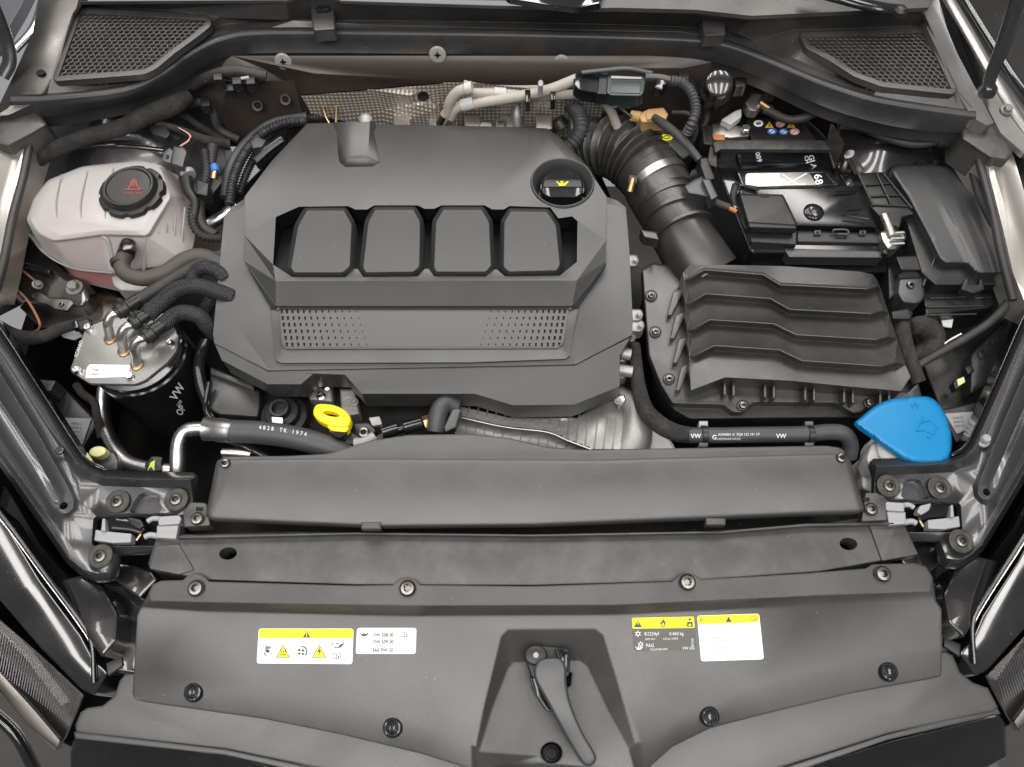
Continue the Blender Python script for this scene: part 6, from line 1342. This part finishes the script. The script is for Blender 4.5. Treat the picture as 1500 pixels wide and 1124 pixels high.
def zwc(u, v):
    d = np.sqrt(((BP - np.array([u, v])) ** 2).sum(1)).min()
    return -.050 + .004 * (1 - math.exp(-d / 2.5)) + .003 * math.exp(-(((u - 1335) / 50) ** 2 + ((v - 632) / 40) ** 2)) - (u - 1330) * .00005
wcd = relief('dome', [(a, b, zwc(a, b) - .002) for a, b in bo_], th=.006, m=M['blue'], parent=wc, zfun=zwc, step=4, smooth=70)
for q in (((1342, 632), (1348, 620)), ((1348, 620), (1362, 616)), ((1362, 616), (1374, 626)), ((1374, 626), (1368, 637)), ((1342, 632), (1354, 630)), ((1354, 630), (1362, 634)), ((1362, 634), (1368, 637)), ((1350, 616), (1352, 612)), ((1336, 598), (1340, 590)), ((1344, 598), (1342, 590)), ((1334, 594), (1346, 594)), ((1358, 640), (1364, 642))):
    tube('embossed_line', [(*q[0], zwc(*q[0]) + .0004), (*q[1], zwc(*q[1]) + .0004)], .0010, M['blue'], wc, n=6, raw=True)
wn = thing('washer_neck', 'milky plastic filler neck of the washer bottle under the blue cap', 'filler neck', (1300, 670, -.09))
lathe('neck', [(.001, .004), (.030, .004), (.034, .0), (.034, -.02), (.038, -.024), (.038, -.05)], (1322, 660, -.066), M['milky'], wn, n=32)
slab('neck_lip', [(1276, 648), (1298, 650), (1320, 668), (1350, 690), (1330, 696), (1276, 690), (1268, 672)], -.072, .03, M['milky'], wn, r=6, b=.005)
slab('lower_neck', [(1262, 668), (1290, 664), (1300, 700), (1290, 730), (1262, 716)], -.105, .05, M['milky'], wn, r=6, b=.006)
rb = thing('relay_box', 'black box with pale printed label behind the blue washer cap', 'electrical box', (1400, 620, -.12))
slab('box_body', [(1378, 600), (1430, 590), (1440, 640), (1400, 650)], -.10, .06, M['black'], rb, r=3, b=.003)
lbx = slab('printed_label', [(1384, 606), (1428, 603), (1432, 622), (1402, 636)], -.0985, .001, M['latch'], rb, r=1, b=0)
for k in range(3): lettering('SVW 03', (1396 + k, 614 + k * 6), 4.5, lbx, M['greyink'], rb, rot=-4, name='small_print')
sl = thing('side_bolt', 'pale bolt head standing on the right inner wing beside the blue cap', 'bolt', (1441, 645, -.05))
lathe('bolt_head', [(.0005, .009), (.005, .009), (.0062, .007), (.0062, .0), (.009, -.001), (.0095, -.004)], (1441, 645, -.045), M['latch'], sl, n=24)
sl = thing('side_bolt', 'flat pale plug head on the left inner wing rib', 'plug', (87, 660, -.05))
lathe('plug_head', [(.0005, .002), (.0045, .002), (.0058, .001), (.0062, -.002)], (87, 660, zw(87, 660) + .009), M['body'], sl, n=24)

# things of one kind share a group
GROUPS = {'inner_wing_panel': 'inner wing panels beside the engine bay', 'headlamp': 'headlamps at the front corners', 'bonnet_latch': 'latch clips in the wing panels',
          'support_bracket': 'brackets at the ends of the radiator cover', 'bumper_corner': 'bumper corners under the headlamps', 'corner_duct': 'plastic shields beside the front panel',
          'wing_edge': 'wing edge strips beside the cowl', 'bonnet_hinge_arm': 'bonnet hinge arms', 'fuel_hose': 'hoses on the fuel filter lid', 'braided_hose': 'braided hoses at the cover edge',
          'taped_harness': 'cloth taped wiring harnesses'}
for o in list(C.objects):
    k = o.name.split('.')[0]
    if o.parent is None and k in GROUPS and 'label' in o: o['group'] = GROUPS[k]
